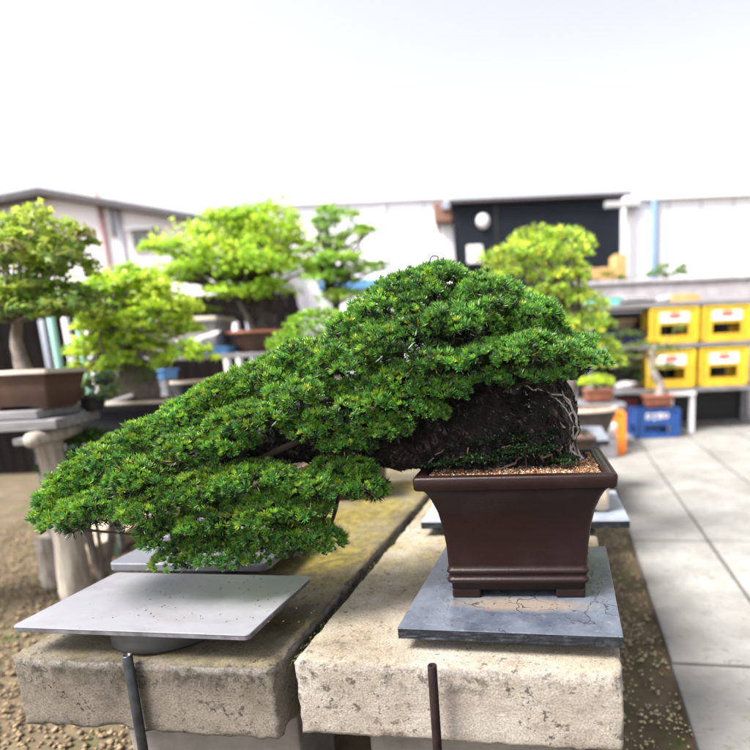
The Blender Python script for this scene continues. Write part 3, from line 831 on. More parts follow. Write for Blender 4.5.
# flaking bark plates all over the trunk
def flakes(n):
    V, F = [], []; nv = len(tm.vertices); rf = np.random.default_rng(3)
    for i in range(n):
        v = tm.vertices[int(rf.integers(nv))]; p0 = np.array(v.co)+np.array(main.location)*0; nn = np.array(v.normal)
        g_ = unit(np.cross(nn, np.array([.25, 1, .1])+rf.normal(0, .35, 3))); h_ = np.cross(nn, g_)
        L_ = rf.uniform(.003, .013); W_ = rf.uniform(.0012, .0042); k_ = rf.uniform(.1, .75)
        q = [p0-g_*L_-nn*.001, p0-h_*W_+nn*W_*.3, p0+g_*L_*.7+nn*L_*k_*.5, p0+h_*W_*rf.uniform(.6, 1.2)+nn*W_*k_, p0+nn*.0018]
        V.append(q); b_ = 5*i; F += [(b_, b_+1, b_+4), (b_+1, b_+2, b_+4), (b_+2, b_+3, b_+4), (b_+3, b_, b_+4)]
    me = quads_mesh('bark_flake', np.array(V).reshape(-1, 3), np.array(F)); o = link('bark_flake', me, M['flake'], tk); o['kind'] = 'stuff'
flakes(20000)
bm = B()
dw = [([(563, 388), (575, 400), (584, 420), (586, 444), (580, 466)], .0042), ([(556, 392), (568, 408), (577, 428), (578, 452), (574, 468)], .003),
      ([(545, 388), (560, 394), (573, 407)], .0028), ([(548, 400), (558, 418), (570, 440), (566, 462)], .0024),
      ([(566, 418), (574, 412), (579, 404)], .0028), ([(535, 395), (548, 412), (553, 432), (562, 450)], .0018), ([(516, 388), (530, 384), (545, 387)], .0026),
      ([(528, 402), (540, 420), (549, 442), (560, 460)], .0016), ([(570, 438), (580, 452), (584, 470)], .003)]
for i, (l_, r_) in enumerate(dw):
    strand([at(u, v, 1.215 if u < 560 else 1.25) for u, v in l_], r_*.8, bm, .35, .6, 9, i*3)
for i in range(95):
    u0 = random.uniform(522, 577); v0 = random.uniform(390, 445); du = random.uniform(2, 15); dv = random.uniform(14, 38)
    strand([at(u0, v0, 1.25), at(u0+du*.7, v0+dv*.5, 1.25), at(u0+du, v0+dv, 1.26)], random.uniform(.0005, .0013), bm, .3, .7, 7, i)
obj('deadwood', bm, M['deadwood'], tk, True, True)
rts = [([(520, 452), (512, 462), (500, 470), (488, 474)], .0042), ([(540, 452), (548, 462), (560, 466), (575, 471)], .0044), ([(560, 455), (572, 460), (584, 466), (590, 472)], .0048),
       ([(500, 450), (530, 458), (545, 468), (548, 474)], .0028), ([(470, 455), (458, 466), (448, 472)], .003), ([(575, 450), (583, 462), (580, 474)], .004), ([(530, 462), (520, 470), (512, 476)], .003),
       ([(440, 458), (430, 468), (424, 474)], .003)]
for i, (l_, r_) in enumerate(rts):
    bm = B(); strand([at(u, v, 1.17) for u, v in l_], r_*.72, bm, .5, .7, 9, i*5)
    obj('root', bm, M['root'], tk, True, True)
# small leafy ground cover creeping over the root base
ge = px_ells([(530, 452, 34, 14, 1.19, .025), (490, 460, 36, 11, 1.185, .025), (562, 462, 22, 9, 1.20, .03), (445, 464, 24, 7, 1.185, .02), (500, 440, 30, 14, 1.19, .012), (540, 436, 20, 12, 1.19, .012)])
leaves('moss', ge, 7500, .0062, [(.02, .045, .016), (.035, .07, .02), (.015, .03, .014)], main, clumps=9, csize=.3)

# foliage
pads = [
 # u, v, ru, rv, y, ry
 (440, 300, 46, 40, 1.30, .14), (482, 307, 42, 35, 1.29, .15), (400, 312, 42, 36, 1.29, .14), (520, 327, 44, 33, 1.28, .14), (554, 350, 37, 22, 1.27, .11),
 (452, 330, 70, 32, 1.22, .13), (520, 356, 60, 24, 1.20, .12), (450, 366, 62, 20, 1.18, .11), (398, 348, 50, 32, 1.21, .12), (360, 336, 36, 27, 1.29, .12), (574, 363, 27, 13, 1.22, .08),
 (392, 382, 46, 18, 1.20, .09), (350, 366, 46, 30, 1.24, .12), (312, 364, 38, 27, 1.30, .12), (520, 378, 50, 10, 1.19, .08),
 (275, 384, 42, 30, 1.28, .12), (310, 398, 44, 26, 1.21, .10), (236, 400, 40, 30, 1.28, .12), (262, 420, 48, 24, 1.20, .09), (352, 414, 46, 24, 1.19, .075), (396, 404, 38, 19, 1.18, .06), (318, 430, 36, 18, 1.20, .07), (430, 392, 40, 16, 1.175, .06), (372, 428, 34, 17, 1.18, .055), (412, 414, 32, 16, 1.172, .05), (345, 446, 34, 13, 1.185, .05), (392, 432, 22, 11, 1.17, .035),
 (200, 424, 38, 30, 1.27, .12), (165, 440, 38, 29, 1.28, .12), (210, 448, 45, 26, 1.19, .09), (130, 458, 38, 28, 1.27, .12), (100, 478, 36, 26, 1.26, .11),
 (84, 498, 34, 26, 1.25, .10), (66, 510, 20, 19, 1.23, .08), (150, 478, 45, 28, 1.18, .09), (108, 508, 44, 24, 1.19, .09), (84, 520, 30, 16, 1.19, .07),
 (160, 512, 42, 24, 1.18, .09), (210, 490, 44, 26, 1.18, .09), (255, 478, 40, 20, 1.19, .09), (225, 520, 46, 26, 1.20, .09), (275, 508, 42, 22, 1.20, .09),
 (310, 486, 36, 17, 1.21, .08), (350, 486, 34, 15, 1.22, .07), (374, 490, 20, 12, 1.23, .05), (300, 536, 34, 17, 1.21, .07), (262, 548, 38, 20, 1.24, .07), (205, 550, 38, 20, 1.22, .08), (255, 530, 44, 22, 1.22, .09), (170, 535, 30, 18, 1.22, .07), (340, 470, 34, 13, 1.22, .06), (300, 510, 32, 18, 1.22, .08), (322, 544, 15, 11, 1.22, .05),
 (182, 560, 22, 9, 1.20, .04), (240, 560, 24, 10, 1.20, .05),
]
# split every pad into uneven sprays so that dark gaps open between them
rr = np.random.default_rng(21)
sub = []
for c_, r_ in px_ells(pads, 1.06):
    c_ = np.array(c_); r_ = np.array(r_)
    sub.append((c_, r_*.74))
    nsub = max(5, int((r_[0]*r_[2])**.5/.05*9))
    for k_ in range(nsub):
        u_ = unit(rr.normal(0, 1, 3)); u_[2] = abs(u_[2])*.95-.18
        s_ = rr.uniform(.020, .032)
        sub.append((c_+u_*(r_-np.array([.022, .02, .018]))*rr.uniform(.80, .97), np.array([s_*1.25, s_*1.15, s_*.8])))
P_, N_, I_ = ell_surface(sub, .0128, -.4, .83, rr)
g = np.array([noise.noise(Vector(p_)*13)+.6*noise.noise(Vector(p_)*31) for p_ in P_])
keep = g > -.46
P_, N_ = P_[keep], N_[keep]
print('tufts', len(P_))
pal = [(.055, .18, .028), (.040, .145, .032), (.085, .23, .028), (.028, .10, .030), (.11, .26, .028), (.048, .165, .032)]
# the left, more open side carries yellower fresh growth
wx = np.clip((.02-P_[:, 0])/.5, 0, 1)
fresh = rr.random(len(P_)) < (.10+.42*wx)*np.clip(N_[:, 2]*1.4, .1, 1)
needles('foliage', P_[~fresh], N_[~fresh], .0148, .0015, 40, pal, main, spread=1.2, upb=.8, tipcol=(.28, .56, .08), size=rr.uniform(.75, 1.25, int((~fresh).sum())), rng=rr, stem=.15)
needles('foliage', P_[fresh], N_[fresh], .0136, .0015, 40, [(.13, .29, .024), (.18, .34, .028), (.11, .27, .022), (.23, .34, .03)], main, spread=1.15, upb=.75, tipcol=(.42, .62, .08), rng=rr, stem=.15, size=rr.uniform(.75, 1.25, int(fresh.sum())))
# older inner needles fill the crown, painted near-black as shade in the gaps
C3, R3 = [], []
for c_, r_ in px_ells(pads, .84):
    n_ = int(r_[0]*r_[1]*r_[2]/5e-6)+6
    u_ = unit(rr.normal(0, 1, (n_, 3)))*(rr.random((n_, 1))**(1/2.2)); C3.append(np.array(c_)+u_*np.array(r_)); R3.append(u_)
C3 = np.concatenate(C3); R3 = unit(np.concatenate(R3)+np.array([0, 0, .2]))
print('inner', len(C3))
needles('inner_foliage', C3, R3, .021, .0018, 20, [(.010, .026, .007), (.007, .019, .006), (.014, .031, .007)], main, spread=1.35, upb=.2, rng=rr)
# inner old twigs carrying the sprays
bm = B(); rw = random.Random(5)
spine = [at(u, v, 1.28) for u, v in ((560, 372), (500, 372), (450, 345), (400, 372), (350, 400), (300, 425), (250, 440), (200, 465), (150, 490), (100, 512), (70, 518), (230, 520), (290, 500), (340, 490))]
for i, (c_, r_) in enumerate(sub):
    if i % 2: continue
    c_ = Vector(c_); sp = min(spine, key=lambda s: (s-c_).length)
    if (sp-c_).length < .01: continue
    mid = sp.lerp(c_, .55)+Vector((rw.uniform(-1, 1), rw.uniform(-1, 1), rw.uniform(-1.2, .2)))*.016
    ln = smoothline([sp, mid, c_], 3); tube(bm, ln, lerpl([.0045, .0025, .0010], len(ln)), 5, False, .3, i)
for pth, r_ in (([(570, 372), (540, 380), (500, 386), (450, 384)], .007), ([(400, 400), (350, 425), (300, 440)], .010), ([(300, 440), (240, 470), (180, 520), (150, 546)], .008),
               ([(70, 522), (90, 530), (130, 534), (150, 540), (165, 532)], .0035), ([(66, 526), (76, 530), (92, 532)], .003), ([(300, 470), (340, 480), (375, 498)], .006), ([(240, 500), (280, 520), (300, 545)], .006), ([(200, 540), (190, 562), (180, 566)], .003)):
    ln = smoothline([at(u, v, 1.235) for u, v in pth], 6); tube(bm, ln, lerpl([r_, r_*.4], len(ln)), 7, True, .4, 3)
obj('branch', bm, M['darkwood'], main, True, True)
# curled wire at the crown's tip
bm = B(); ln = smoothline([at(u, v, 1.30) for u, v in ((431, 268), (430, 260), (433, 256), (438, 257), (437, 262), (442, 262), (444, 257))], 5)
tube(bm, ln, .0014, 6); obj('wire', bm, M['black'], main, True, True)

# ------------------------------------------------------------------ pots, tables, small bonsai
def rect_pot(parent, c, hx, hy, h, m, rz=0, flare=.82, rim=None, soil=True, lip=.012, feet=True, name='pot'):
    bm = B(); b = flare
    prof = [(hx*b*.97, hy*b*.97, .01, h*.08), (hx*b, hy*b, .012, h*.10), (hx*(b*.6+.4*.92), hy*(b*.6+.4*.92), .012, h*.55), (hx*.95, hy*.95, .012, h*.86),
            (hx, hy, .012, h*.88), (hx, hy, .012, h*.985), (hx-.003, hy-.003, .01, h), (hx-lip, hy-lip, .008, h), (hx-lip-.002, hy-lip-.002, .006, h*.93)]
    loft(bm, prof)
    T = Matrix.Translation(c) @ Matrix.Rotation(rz, 4, 'Z'); bm.transform(T)
    o = obj(name, bm, m, parent, True, True)
    if rim:
        bm = B(); loft(bm, [(hx+.002, hy+.002, .012, h*.9), (hx+.002, hy+.002, .012, h+.002), (hx-lip, hy-lip, .008, h+.002)], False, False); bm.transform(T); obj('rim', bm, rim, o, True, True)
    if soil:
        bm = B(); loft(bm, [(hx-lip-.002, hy-lip-.002, .006, h*.9), (hx*.6, hy*.6, .01, h*.99), (hx*.2, hy*.2, .01, h*1.04)]); bm.transform(T); obj('soil', bm, M['soil'], parent, True, True)
    if feet:
        for sx in (-1, 1):
            bm = B(); x0, x1 = sorted((sx*hx*b*.9, sx*hx*b*.55)); box(bm, x0, x1, -hy*b*.9, hy*b*.9, 0, h*.1+.002, .003); bm.transform(T); obj('foot', bm, m, o, True)
    return o
def oval_pot(parent, c, r, sy, h, m, rim=None, bulge=.86, soil=True, rz=0, lip=.1, name='pot'):
    bm = B(); prof = [(r*.62, 0), (r*.66, h*.06), (r*bulge, h*.5), (r*.95, h*.85), (r*1.02, h*.88), (r*1.02, h*.98), (r, h), (r*(1-lip), h), (r*(1-lip)-.003, h*.92)]
    lathe(bm, prof, 40, (0, 0, 0), 1, sy); T = Matrix.Translation(c) @ Matrix.Rotation(rz, 4, 'Z'); bm.transform(T); o = obj(name, bm, m, parent, True, True)
    if rim:
        bm = B(); lathe(bm, [(r*1.03, h*.88), (r*1.03, h*1.005), (r*(1-lip)+.002, h*1.005)], 40, (0, 0, 0), 1, sy); bm.faces.ensure_lookup_table(); bmesh.ops.delete(bm, geom=[f for f in bm.faces if len(f.verts) > 8], context='FACES_ONLY'); bm.transform(T); obj('rim', bm, rim, o, True, True)
    if soil:
        bm = B(); lathe(bm, [(r*(1-lip)-.004, h*.9), (r*.5, h*.99), (r*.1, h*1.04)], 30, (0, 0, 0), 1, sy); bm.transform(T); obj('soil', bm, M['soil'], parent, True, True)
    return o
def table(name, label, x0, x1, y0, y1, z, planks=3, th=.035, m=None, legm=None, leg=.05, rz=0, group='weathered display tables', log=False, cat='table'):
    m = m or M['wood_grey']; legm = legm or M['wood_grey']
    cx, cy = (x0+x1)/2, (y0+y1)/2; t = thing(name, label, cat, (cx, cy, 0), rz, group)
    hx, hy = (x1-x0)/2, (y1-y0)/2; bm = B(); rr_ = random.Random(int(x0*100))
    for k_ in range(planks):
        a = -hy+2*hy*k_/planks+.004; b = -hy+2*hy*(k_+1)/planks-.004
        box(bm, -hx+rr_.uniform(-.02, .02), hx+rr_.uniform(-.02, .02), a, b, z-th+rr_.uniform(-.003, .001), z+rr_.uniform(-.003, 0), .005)
    obj('tabletop', bm, m, t)
    for sx in (-1, 1):
        for sy in ((0,) if log else (-1, 1)):
            bm = B(); lx, ly = sx*(hx-leg*1.6-(.06 if log else 0)), sy*(hy-leg*1.4)
            if log: tube(bm, [(lx+rr_.uniform(-.01, .01), ly, zz) for zz in np.linspace(-.02, z-th-.001, 9)], [leg*(1.15-.15*q/8)*rr_.uniform(.93, 1.07) for q in range(9)], 14, wob=.25, seed=sx+sy*3)
            else: box(bm, lx-leg/2, lx+leg/2, ly-leg/2, ly+leg/2, -.02, z-th-.001, .004)
            obj('leg', bm, legm, t, False, log)
    return t

LP = [(.10, .19, .02), (.14, .24, .025), (.18, .26, .02), (.08, .16, .02), (.24, .29, .02)]
LPY = [(.26, .32, .02), (.20, .30, .02), (.32, .36, .03), (.15, .25, .02)]
def px_e(l, k=1.08): return [(c, (r[0]*k, r[1]*k, r[2]*k*1.4)) for c, r in l]
def v3(e): return (float(e[0]), float(e[1]), float(e[2]))

# log-legged table at the far left, with the brown pot on top
tl = on(103, 412, .95)
TL = table('log_table', 'grey plank table on thick peeled log legs at the left edge', -3.2, -1.84, 2.24, 2.66, .93, 2, .045, log=True, legm=M['log'], leg=.055, rz=R(9))
bm = B(); tube(bm, [(.60, -.25, .848), (.60, .10, .848)], .032, 14, wob=.15); obj('rail', bm, M['log'], TL, False, True)
# concrete footing post the leg stands on
c = on(50, 588, 0)
t = thing('stone_post', 'pale knobbly upright stone post below the log table at the left', 'post', (c.x, c.y+.05, 0))
bm = B(); tube(bm, [(.0, 0, z_) for z_ in np.linspace(-.02, .27, 9)], [.062, .066, .060, .054, .05, .052, .058, .062, .056], 18, wob=.35, seed=9); obj('shaft', bm, M['log'], t, False, True)
# fallen pale beams on the gravel
def beam(label, p0, p1, wd, hd):
    t = thing('timber', label, 'timber', ((p0.x+p1.x)/2, (p0.y+p1.y)/2, 0), math.atan2(p1.y-p0.y, p1.x-p0.x), 'timbers lying on the gravel')
    L = (p1-p0).length/2; bm = B(); box(bm, -L, L, -wd, wd, .0, hd, .012); obj('baulk', bm, M['beam'], t)
beam('pale timber lying on the gravel, end pointing at the stone post', on(82, 566, 0), on(132, 538, 0), .06, .10)
beam('broad pale timber on the gravel behind the slimmer one', on(62, 558, 0)+Vector((0, .25, 0)), on(120, 540, 0)+Vector((0, .3, 0)), .10, .10)

# board on the table and the brown pot with maple
zt = .93
bm = B(); t = thing('grey_board', 'thin grey board on the log table under the brown pot', 'board', (-2.0, 2.5, zt), R(4)); box(bm, -.45, .10, -.15, .17, .002, .038, .004); obj('plank', bm, M['wood_grey'], t)
def bonsai(label, c, rz=0, group='small bonsai around the yard', name='potted_bonsai', cat='bonsai'): return thing(name, label, cat, c, rz, group)
c = at(40, 391, 2.50); c = Vector((c.x-.03, 2.50, zt+.041))
b1 = bonsai('leafy maple bonsai in the brown pot at the upper left corner', c)
rect_pot(b1, c, .172, .13, .168, M['pot_brown'], rim=M['pot_rim'])
trunk('trunk', [c+Vector((-.02, 0, .14)), c+Vector((-.05, .02, .3)), c+Vector((.0, 0, .45)), c+Vector((-.04, 0, .7))], [.03, .022, .018, .008], b1, M['bark_light'])
e1 = px_ells([(45, 236, 40, 22, 2.5, .18), (30, 262, 48, 26, 2.45, .2), (62, 268, 34, 22, 2.5, .16), (40, 300, 52, 22, 2.5, .2), (68, 312, 34, 16, 2.45, .15), (15, 250, 36, 26, 2.6, .2), (20, 315, 40, 16, 2.4, .15)])
sb = leaves('foliage', px_e(e1, 1.0), 3900, .038, [(.17, .30, .04), (.32, .44, .05), (.09, .18, .03), (.46, .56, .08), (.22, .17, .09)], b1, lobed=True, csize=.26, clumps=13)
branches('branch', None, c+Vector((-.02, 0, .38)), [s[0] for s in sb[::2]], .016, b1, M['bark_light'], seed=1)

# poles
def pole(name, label, u, v0, v1, y, wpx, m, group, z0=0):
    a = at(u, v0, y); r_ = wpx/2*y/FPX; t = thing(name, label, 'pole', (a.x, y, z0), 0, group)
    bm = B(); lathe(bm, [(r_, 0), (r_, a.z-z0-.01), (r_*.8, a.z-z0)], 16); obj('shaft', bm, m, t, False, True)
pole('pole', 'pale green plastic pole, left one, directly above the brown pot', 50, 313, 0, 3.3, 6.2, M['teal'], 'pale green poles')
pole('pole', 'pale green plastic pole just right of the brown pot', 77, 318, 0, 3.2, 5.8, M['teal'], 'pale green poles')

# dark fence with pale pickets
def darkfence():
    y = 6.0; x0 = at(-60, 330, y).x; x1 = at(300, 330, y).x
    t = thing('board_fence', 'dark stained board fence behind the left hand bonsai', 'fence', ((x0+x1)/2, y, 0))
    hx = (x1-x0)/2; bm = B(); n = 30
    for k_ in range(n):
        a = -hx+2*hx*k_/n; box(bm, a+.003, a+2*hx/n-.003, 0, .02, 0, 1.82+random.uniform(-.01, .01), .003)
    obj('board_panel', bm, M['fence'], t)
    for z_ in (.4, 1.6):
        bm = B(); box(bm, -hx, hx, .021, .06, z_, z_+.07, .003); obj('rail', bm, M['fence'], t)
darkfence()
for u_, v_, m_, lb in ((42, 320, 'greypipe', 'grey plastic stake against the dark fence, far left'), (65, 318, 'whitepl', 'white plastic stake against the dark fence between two green poles'),
                   (222, 318, 'whitepl', 'white plastic stake against the dark fence beside the grey trough pot'), (235, 322, 'whitepl', 'white plastic stake against the dark fence left of the shallow brown pot'),
                   (249, 320, 'greypipe', 'grey plastic stake against the dark fence above the shallow brown pot'), (88, 330, 'whitepl', 'white plastic stake against the dark fence behind the rock bonsai')):
    pole('stake', lb, u_, v_, 0, 5.7, 6, M[m_], 'plastic stakes along the dark fence')

# table and rock-planted maple in dark glazed pot
tz = .80
table('display_table', 'grey plank table under the dark blue-grey pot of the rock bonsai', -2.35, -1.45, 2.75, 3.35, tz, 3)
c = at(140, 424, 2.98); c.z = tz+.002
b2 = bonsai('bright green maple growing over a rock in the dark blue-grey pot', c)
rect_pot(b2, c, .265, .17, .155, M['pot_dark'], rim=M['pot_rim'])
rk = blob_mesh([(c+Vector((.02, 0, .22)), (.10, .08, .15)), (c+Vector((-.06, 0, .18)), (.08, .08, .09)), (c+Vector((.06, -.02, .2)), (.06, .06, .12)), (c+Vector((.0, .02, .34)), (.05, .05, .08))], [], .012, .02, 9)
link('rock', rk, M['rock'], b2, True, True)
trunk('trunk', [c+Vector((.02, 0, .25)), c+Vector((.03, -.03, .42)), c+Vector((-.01, -.02, .55)), c+Vector((-.08, 0, .7))], [.035, .03, .022, .01], b2, M['bark_light'])
e2 = px_ells([(140, 288, 34, 18, 3.0, .16), (105, 300, 30, 20, 3.0, .16), (165, 305, 30, 20, 2.95, .15), (125, 325, 40, 18, 2.9, .16), (175, 330, 22, 14, 3.0, .12), (100, 350, 26, 14, 2.9, .12), (140, 345, 24, 12, 2.85, .1),
              (190, 356, 24, 12, 2.85, .1), (92, 370, 20, 9, 2.85, .08), (160, 366, 12, 10, 2.85, .06), (120, 362, 20, 9, 2.8, .08)])
sb = leaves('foliage', px_e(e2, 1.08), 5300, .038, [(.32, .52, .04), (.44, .62, .04), (.58, .68, .07), (.20, .38, .05), (.52, .64, .05)], b2, lobed=True, csize=.30, clumps=10)
branches('branch', None, [c+Vector((.03, -.02, .42)), c+Vector((-.02, 0, .6))], [s[0] for s in sb[::2]], .02, b2, M['bark_light'], seed=2)
# pale cloth-like slip on the pot's corner
c2 = at(118, 398, 2.85)
t = thing('wood_slip', 'pale pointed wood offcut lying at the left end of the dark pot', 'offcut', c2, R(20)); bm = B(); box(bm, -.06, .07, -.02, .02, -.02, 0, .004, Matrix.Rotation(R(-18), 4, 'Y')); obj('slat', bm, M['whitepl'], t)
# little leafy plant at its left
c = at(88, 398, 2.7); c.z = .935
t = thing('young_plant', 'small grey-green leafy plant between brown pot and rock bonsai', 'plant', c)
e = px_ells([(88, 388, 14, 12, 2.7, .05), (102, 378, 14, 10, 2.72, .05), (112, 392, 12, 9, 2.68, .05), (95, 398, 14, 8, 2.66, .05)])
leaves('foliage', e, 260, .034, [(.14, .25, .16), (.10, .2, .1), (.3, .35, .1)], t); oval_pot(t, Vector((c.x+.02, c.y, .93)), .06, 1, .07, M['pot_dark'])
trunk('stem', [Vector((c.x+.02, c.y, .98)), at(95, 385, 2.7)], [.006, .004], t, M['bark_light'])
# dim green shrub below the tables
c = on(85, 520, 0)
t = thing('low_shrub', 'dim green bushy shrub growing under the plank tables at left', 'shrub', (at(80, 450, 2.68).x, 2.68, 0))
e = px_ells([(68, 442, 24, 18, 2.68, .1), (92, 438, 22, 14, 2.68, .1), (78, 462, 28, 18, 2.68, .1), (100, 456, 20, 16, 2.66, .1), (62, 470, 24, 16, 2.66, .1)])
leaves('foliage', e, 2600, .022, [(.04, .11, .02), (.06, .15, .02), (.03, .07, .02), (.09, .17, .03)], t, csize=.45)
branches('stem', None, Vector((at(80, 450, 2.68).x, 2.68, 0)), [x[0] for x in e], .03, t, M['bark_light'])

# table 3 with the bowls
table('display_table', 'low grey plank table carrying dark bowl shaped pots behind the pine', -2.05, -.55, 3.25, 3.85, .90, 3)
c = at(198, 394, 3.35); c.z = .902
t = thing('bowl_pot', 'wide empty dark pot with pale rim right of the rock bonsai', 'pot', c, 0, 'empty pots')
oval_pot(t, c, .145, .8, .13, M['pot_dark'], rim=M['pot_rim'])
c = at(179, 396, 3.05)
t = thing('bowl_pot', 'tiny brown saucer pot with cream rim beside the rock', 'pot', Vector((c.x, 3.3, .902)), 0, 'empty pots'); oval_pot(t, Vector((c.x-.03, 3.3, .902)), .05, .8, .07, M['pot_umber'], rim=M['cream'])
c = at(235, 380, 3.5)
t = thing('bowl_pot', 'low grey dish pot on the plank table behind the pine slope', 'pot', Vector((c.x, 3.6, .902)), 0, 'empty pots'); oval_pot(t, Vector((c.x, 3.6, .902)), .16, .8, .10, M['pot_grey'])

for i, (u_, y_, lb_, m_, r_, h_) in enumerate(((262, 3.45, 'dark glazed saucer pot at the right end of the low plank table', 'pot_dark', .10, .07), (222, 3.75, 'small terracotta pot at the back of the low plank table', 'pot_terra', .07, .10),
                                      (160, 3.78, 'umber clay pot at the back left of the low plank table', 'pot_umber', .11, .12))):
    c = at(u_, 380, y_); t = thing('clay_pot', lb_, 'pot', Vector((c.x, y_, .902)), 0, 'empty pots'); oval_pot(t, Vector((c.x, y_, .902)), r_, .85, h_, M[m_], rim=M['pot_rim'] if i == 2 else None)
c = at(246, 374, 3.5); t = thing('young_plant', 'small low green plant in a dark pot on the low plank table', 'plant', Vector((c.x, 3.5, .902))); oval_pot(t, Vector((c.x, 3.5, .902)), .07, .9, .07, M['pot_dark'])
leaves('foliage', [((c.x, 3.5, 1.02), (.09, .08, .05))], 420, .028, [(.25, .42, .04), (.35, .5, .05)], t); trunk('stem', [Vector((c.x, 3.5, .96)), Vector((c.x+.01, 3.5, 1.02))], [.008, .005], t, M['bark_light'])
for i, (u_, lb_) in enumerate(((300, 'dark rectangular pot at the right end of the high plank table'), (140, 'dark rectangular pot at the left of the high plank table'))):
    c = at(u_, 345, 4.5); t = thing('clay_pot', lb_, 'pot', Vector((c.x, 4.5, 1.192)), 0, 'empty pots'); rect_pot(t, Vector((c.x, 4.5, 1.192)), .16, .11, .11, M['pot_dark'], rim=M['pot_rim'])
# table 4: higher shelf behind
table('display_table', 'long high grey plank table under the trough pot and shallow brown pot', -2.75, -.35, 4.1, 4.8, 1.19, 4)
c = at(190, 345, 4.3); c.z = 1.192
t = thing('trough_pot', 'large plain grey rectangular trough pot on the high table', 'pot', c, 0, 'empty pots'); rect_pot(t, c, .30, .16, .27, M['pot_grey'], flare=.9, rim=M['pot_rim'])
leaves('foliage', px_ells([(195, 312, 26, 6, 4.35, .1)]), 300, .03, LP, t)
# white ribbon and blue trays
bm = B(); c = at(190, 348, 4.12); t = thing('plastic_ribbon', 'crumpled white plastic ribbon in front of the grey trough pot', 'ribbon', c)
for pth in (((172, 343), (190, 342), (205, 337), (220, 331)), ((176, 346), (195, 342), (204, 350)), ((196, 340), (210, 334), (219, 333)), ((188, 341), (200, 345), (207, 352))):
    ln = smoothline([at(u, v, 4.08) for u, v in pth], 6)
    for i in range(len(ln)-1):
        a, b = ln[i], ln[i+1]; hw = .011+.006*math.sin(i)
        q = [a+Vector((0, 0, hw)), b+Vector((0, 0, hw)), b-Vector((0, .012, hw)), a-Vector((0, .012, hw))]
        vs_ = [bm.verts.new(x) for x in q]; bm.faces.new(vs_)
bmesh.ops.solidify(bm, geom=bm.faces[:], thickness=.003)
obj('band', bm, M['whitepl'], t, True)
def tray(name, label, c, hx, hy, h, m, rz=0, group='plastic trays'):
    t = thing(name, label, 'tray', c, rz, group); bm = B()
    loft(bm, [(hx*.93, hy*.93, .02, 0), (hx, hy, .02, h), (hx-.008, hy-.008, .018, h), (hx*.92-.008, hy*.92-.008, .018, .006)]); obj('basin', bm, m, t)
    bm = B(); loft(bm, [(hx+.008, hy+.008, .02, h-.008), (hx+.008, hy+.008, .02, h+.001), (hx-.006, hy-.006, .018, h+.001)], False, False); obj('rim', bm, m, t)
    return t
c = at(218, 352, 4.2); tray('plastic_tray', 'blue plastic tray between trough pot and shallow brown pot', (c.x, 4.22, 1.192), .115, .1, .05, M['bluelt'])
c = at(163, 354, 3.7); tray('plastic_tray', 'blue plastic tray half hidden behind the rock bonsai leaves', (c.x, 3.6, .902+.14), .10, .08, .06, M['bluelt'])
bm = B(); t = thing('box_stand', 'grey box propping the left blue tray behind the rock bonsai', 'stand', (c.x, 3.6, .902)); box(bm, -.09, .09, -.07, .07, .001, .138, .004); obj('carcass', bm, M['wood_grey'], t)

# large trident maple in shallow brown pot
c = at(260, 350, 4.35); c.z = 1.192
b3 = bonsai('broad crowned light green maple in the shallow round brown pot', c)
oval_pot(b3, c, .255, .75, .16, M['pot_brown'], rim=M['pot_terra'])
trunk('trunk', [c+Vector((.05, 0, .13)), c+Vector((.07, 0, .26)), c+Vector((.0, 0, .40)), c+Vector((-.04, 0, .6))], [.085, .05, .035, .015], b3, M['darkwood'])
trunk('trunk', [c+Vector((-.03, 0, .13)), c+Vector((-.07, .0, .27)), c+Vector((-.13, 0, .42))], [.03, .02, .012], b3, M['bark_light'])
e3 = px_ells([(230, 240, 36, 24, 4.3, .25), (270, 232, 34, 22, 4.4, .25), (190, 248, 40, 18, 4.3, .25), (210, 275, 46, 22, 4.3, .3), (255, 270, 40, 24, 4.2, .3), (285, 265, 24, 24, 4.4, .25), (175, 280, 30, 16, 4.4, .2), (160, 250, 16, 8, 4.3, .15),
              (235, 218, 14, 8, 4.3, .12), (295, 240, 14, 10, 4.3, .12), (270, 293, 30, 12, 4.3, .2), (230, 296, 34, 10, 4.2, .2)])
sb = leaves('foliage', px_e(e3, 1.08), 10000, .037, [(.36, .56, .04), (.46, .64, .05), (.60, .70, .07), (.24, .44, .04), (.32, .52, .04)], b3, csize=.32, clumps=12)
branches('branch', None, [c+Vector((.0, 0, .40)), c+Vector((.07, 0, .26)), c+Vector((-.13, 0, .42))], [s[0] for s in sb[::3]], .035, b3, M['darkwood'], seed=3)

# third maple, airy crown, against the white wall
table('display_table', 'high grey plank table under the airy maple before the white wall', -1.75, -.2, 5.1, 5.7, 1.25, 3)
c = at(334, 330, 5.3); c.z = 1.252
b4 = bonsai('airy layered maple with open gaps standing before the white wall', c)
oval_pot(b4, c, .2, .7, .12, M['pot_dark'])
trunk('trunk', [c+Vector((0, 0, .1)), c+Vector((.04, 0, .35)), c+Vector((-.02, 0, .55)), c+Vector((.05, 0, .9))], [.05, .035, .028, .01], b4, M['darkwood'])
e4 = px_ells([(338, 218, 20, 10, 5.3, .2), (325, 228, 16, 8, 5.3, .15), (362, 236, 20, 8, 5.3, .2), (330, 246, 22, 8, 5.3, .2), (345, 262, 34, 9, 5.2, .25), (312, 268, 24, 10, 5.3, .2), (365, 272, 20, 8, 5.3, .2), (330, 282, 30, 9, 5.2, .2), (310, 250, 14, 8, 5.3, .15), (345, 300, 26, 9, 5.2, .2)])
sb = leaves('foliage', px_e(e4), 4600, .040, [(.22, .42, .05), (.30, .50, .05), (.15, .32, .04), (.40, .55, .07)], b4, csize=.3, clumps=9)
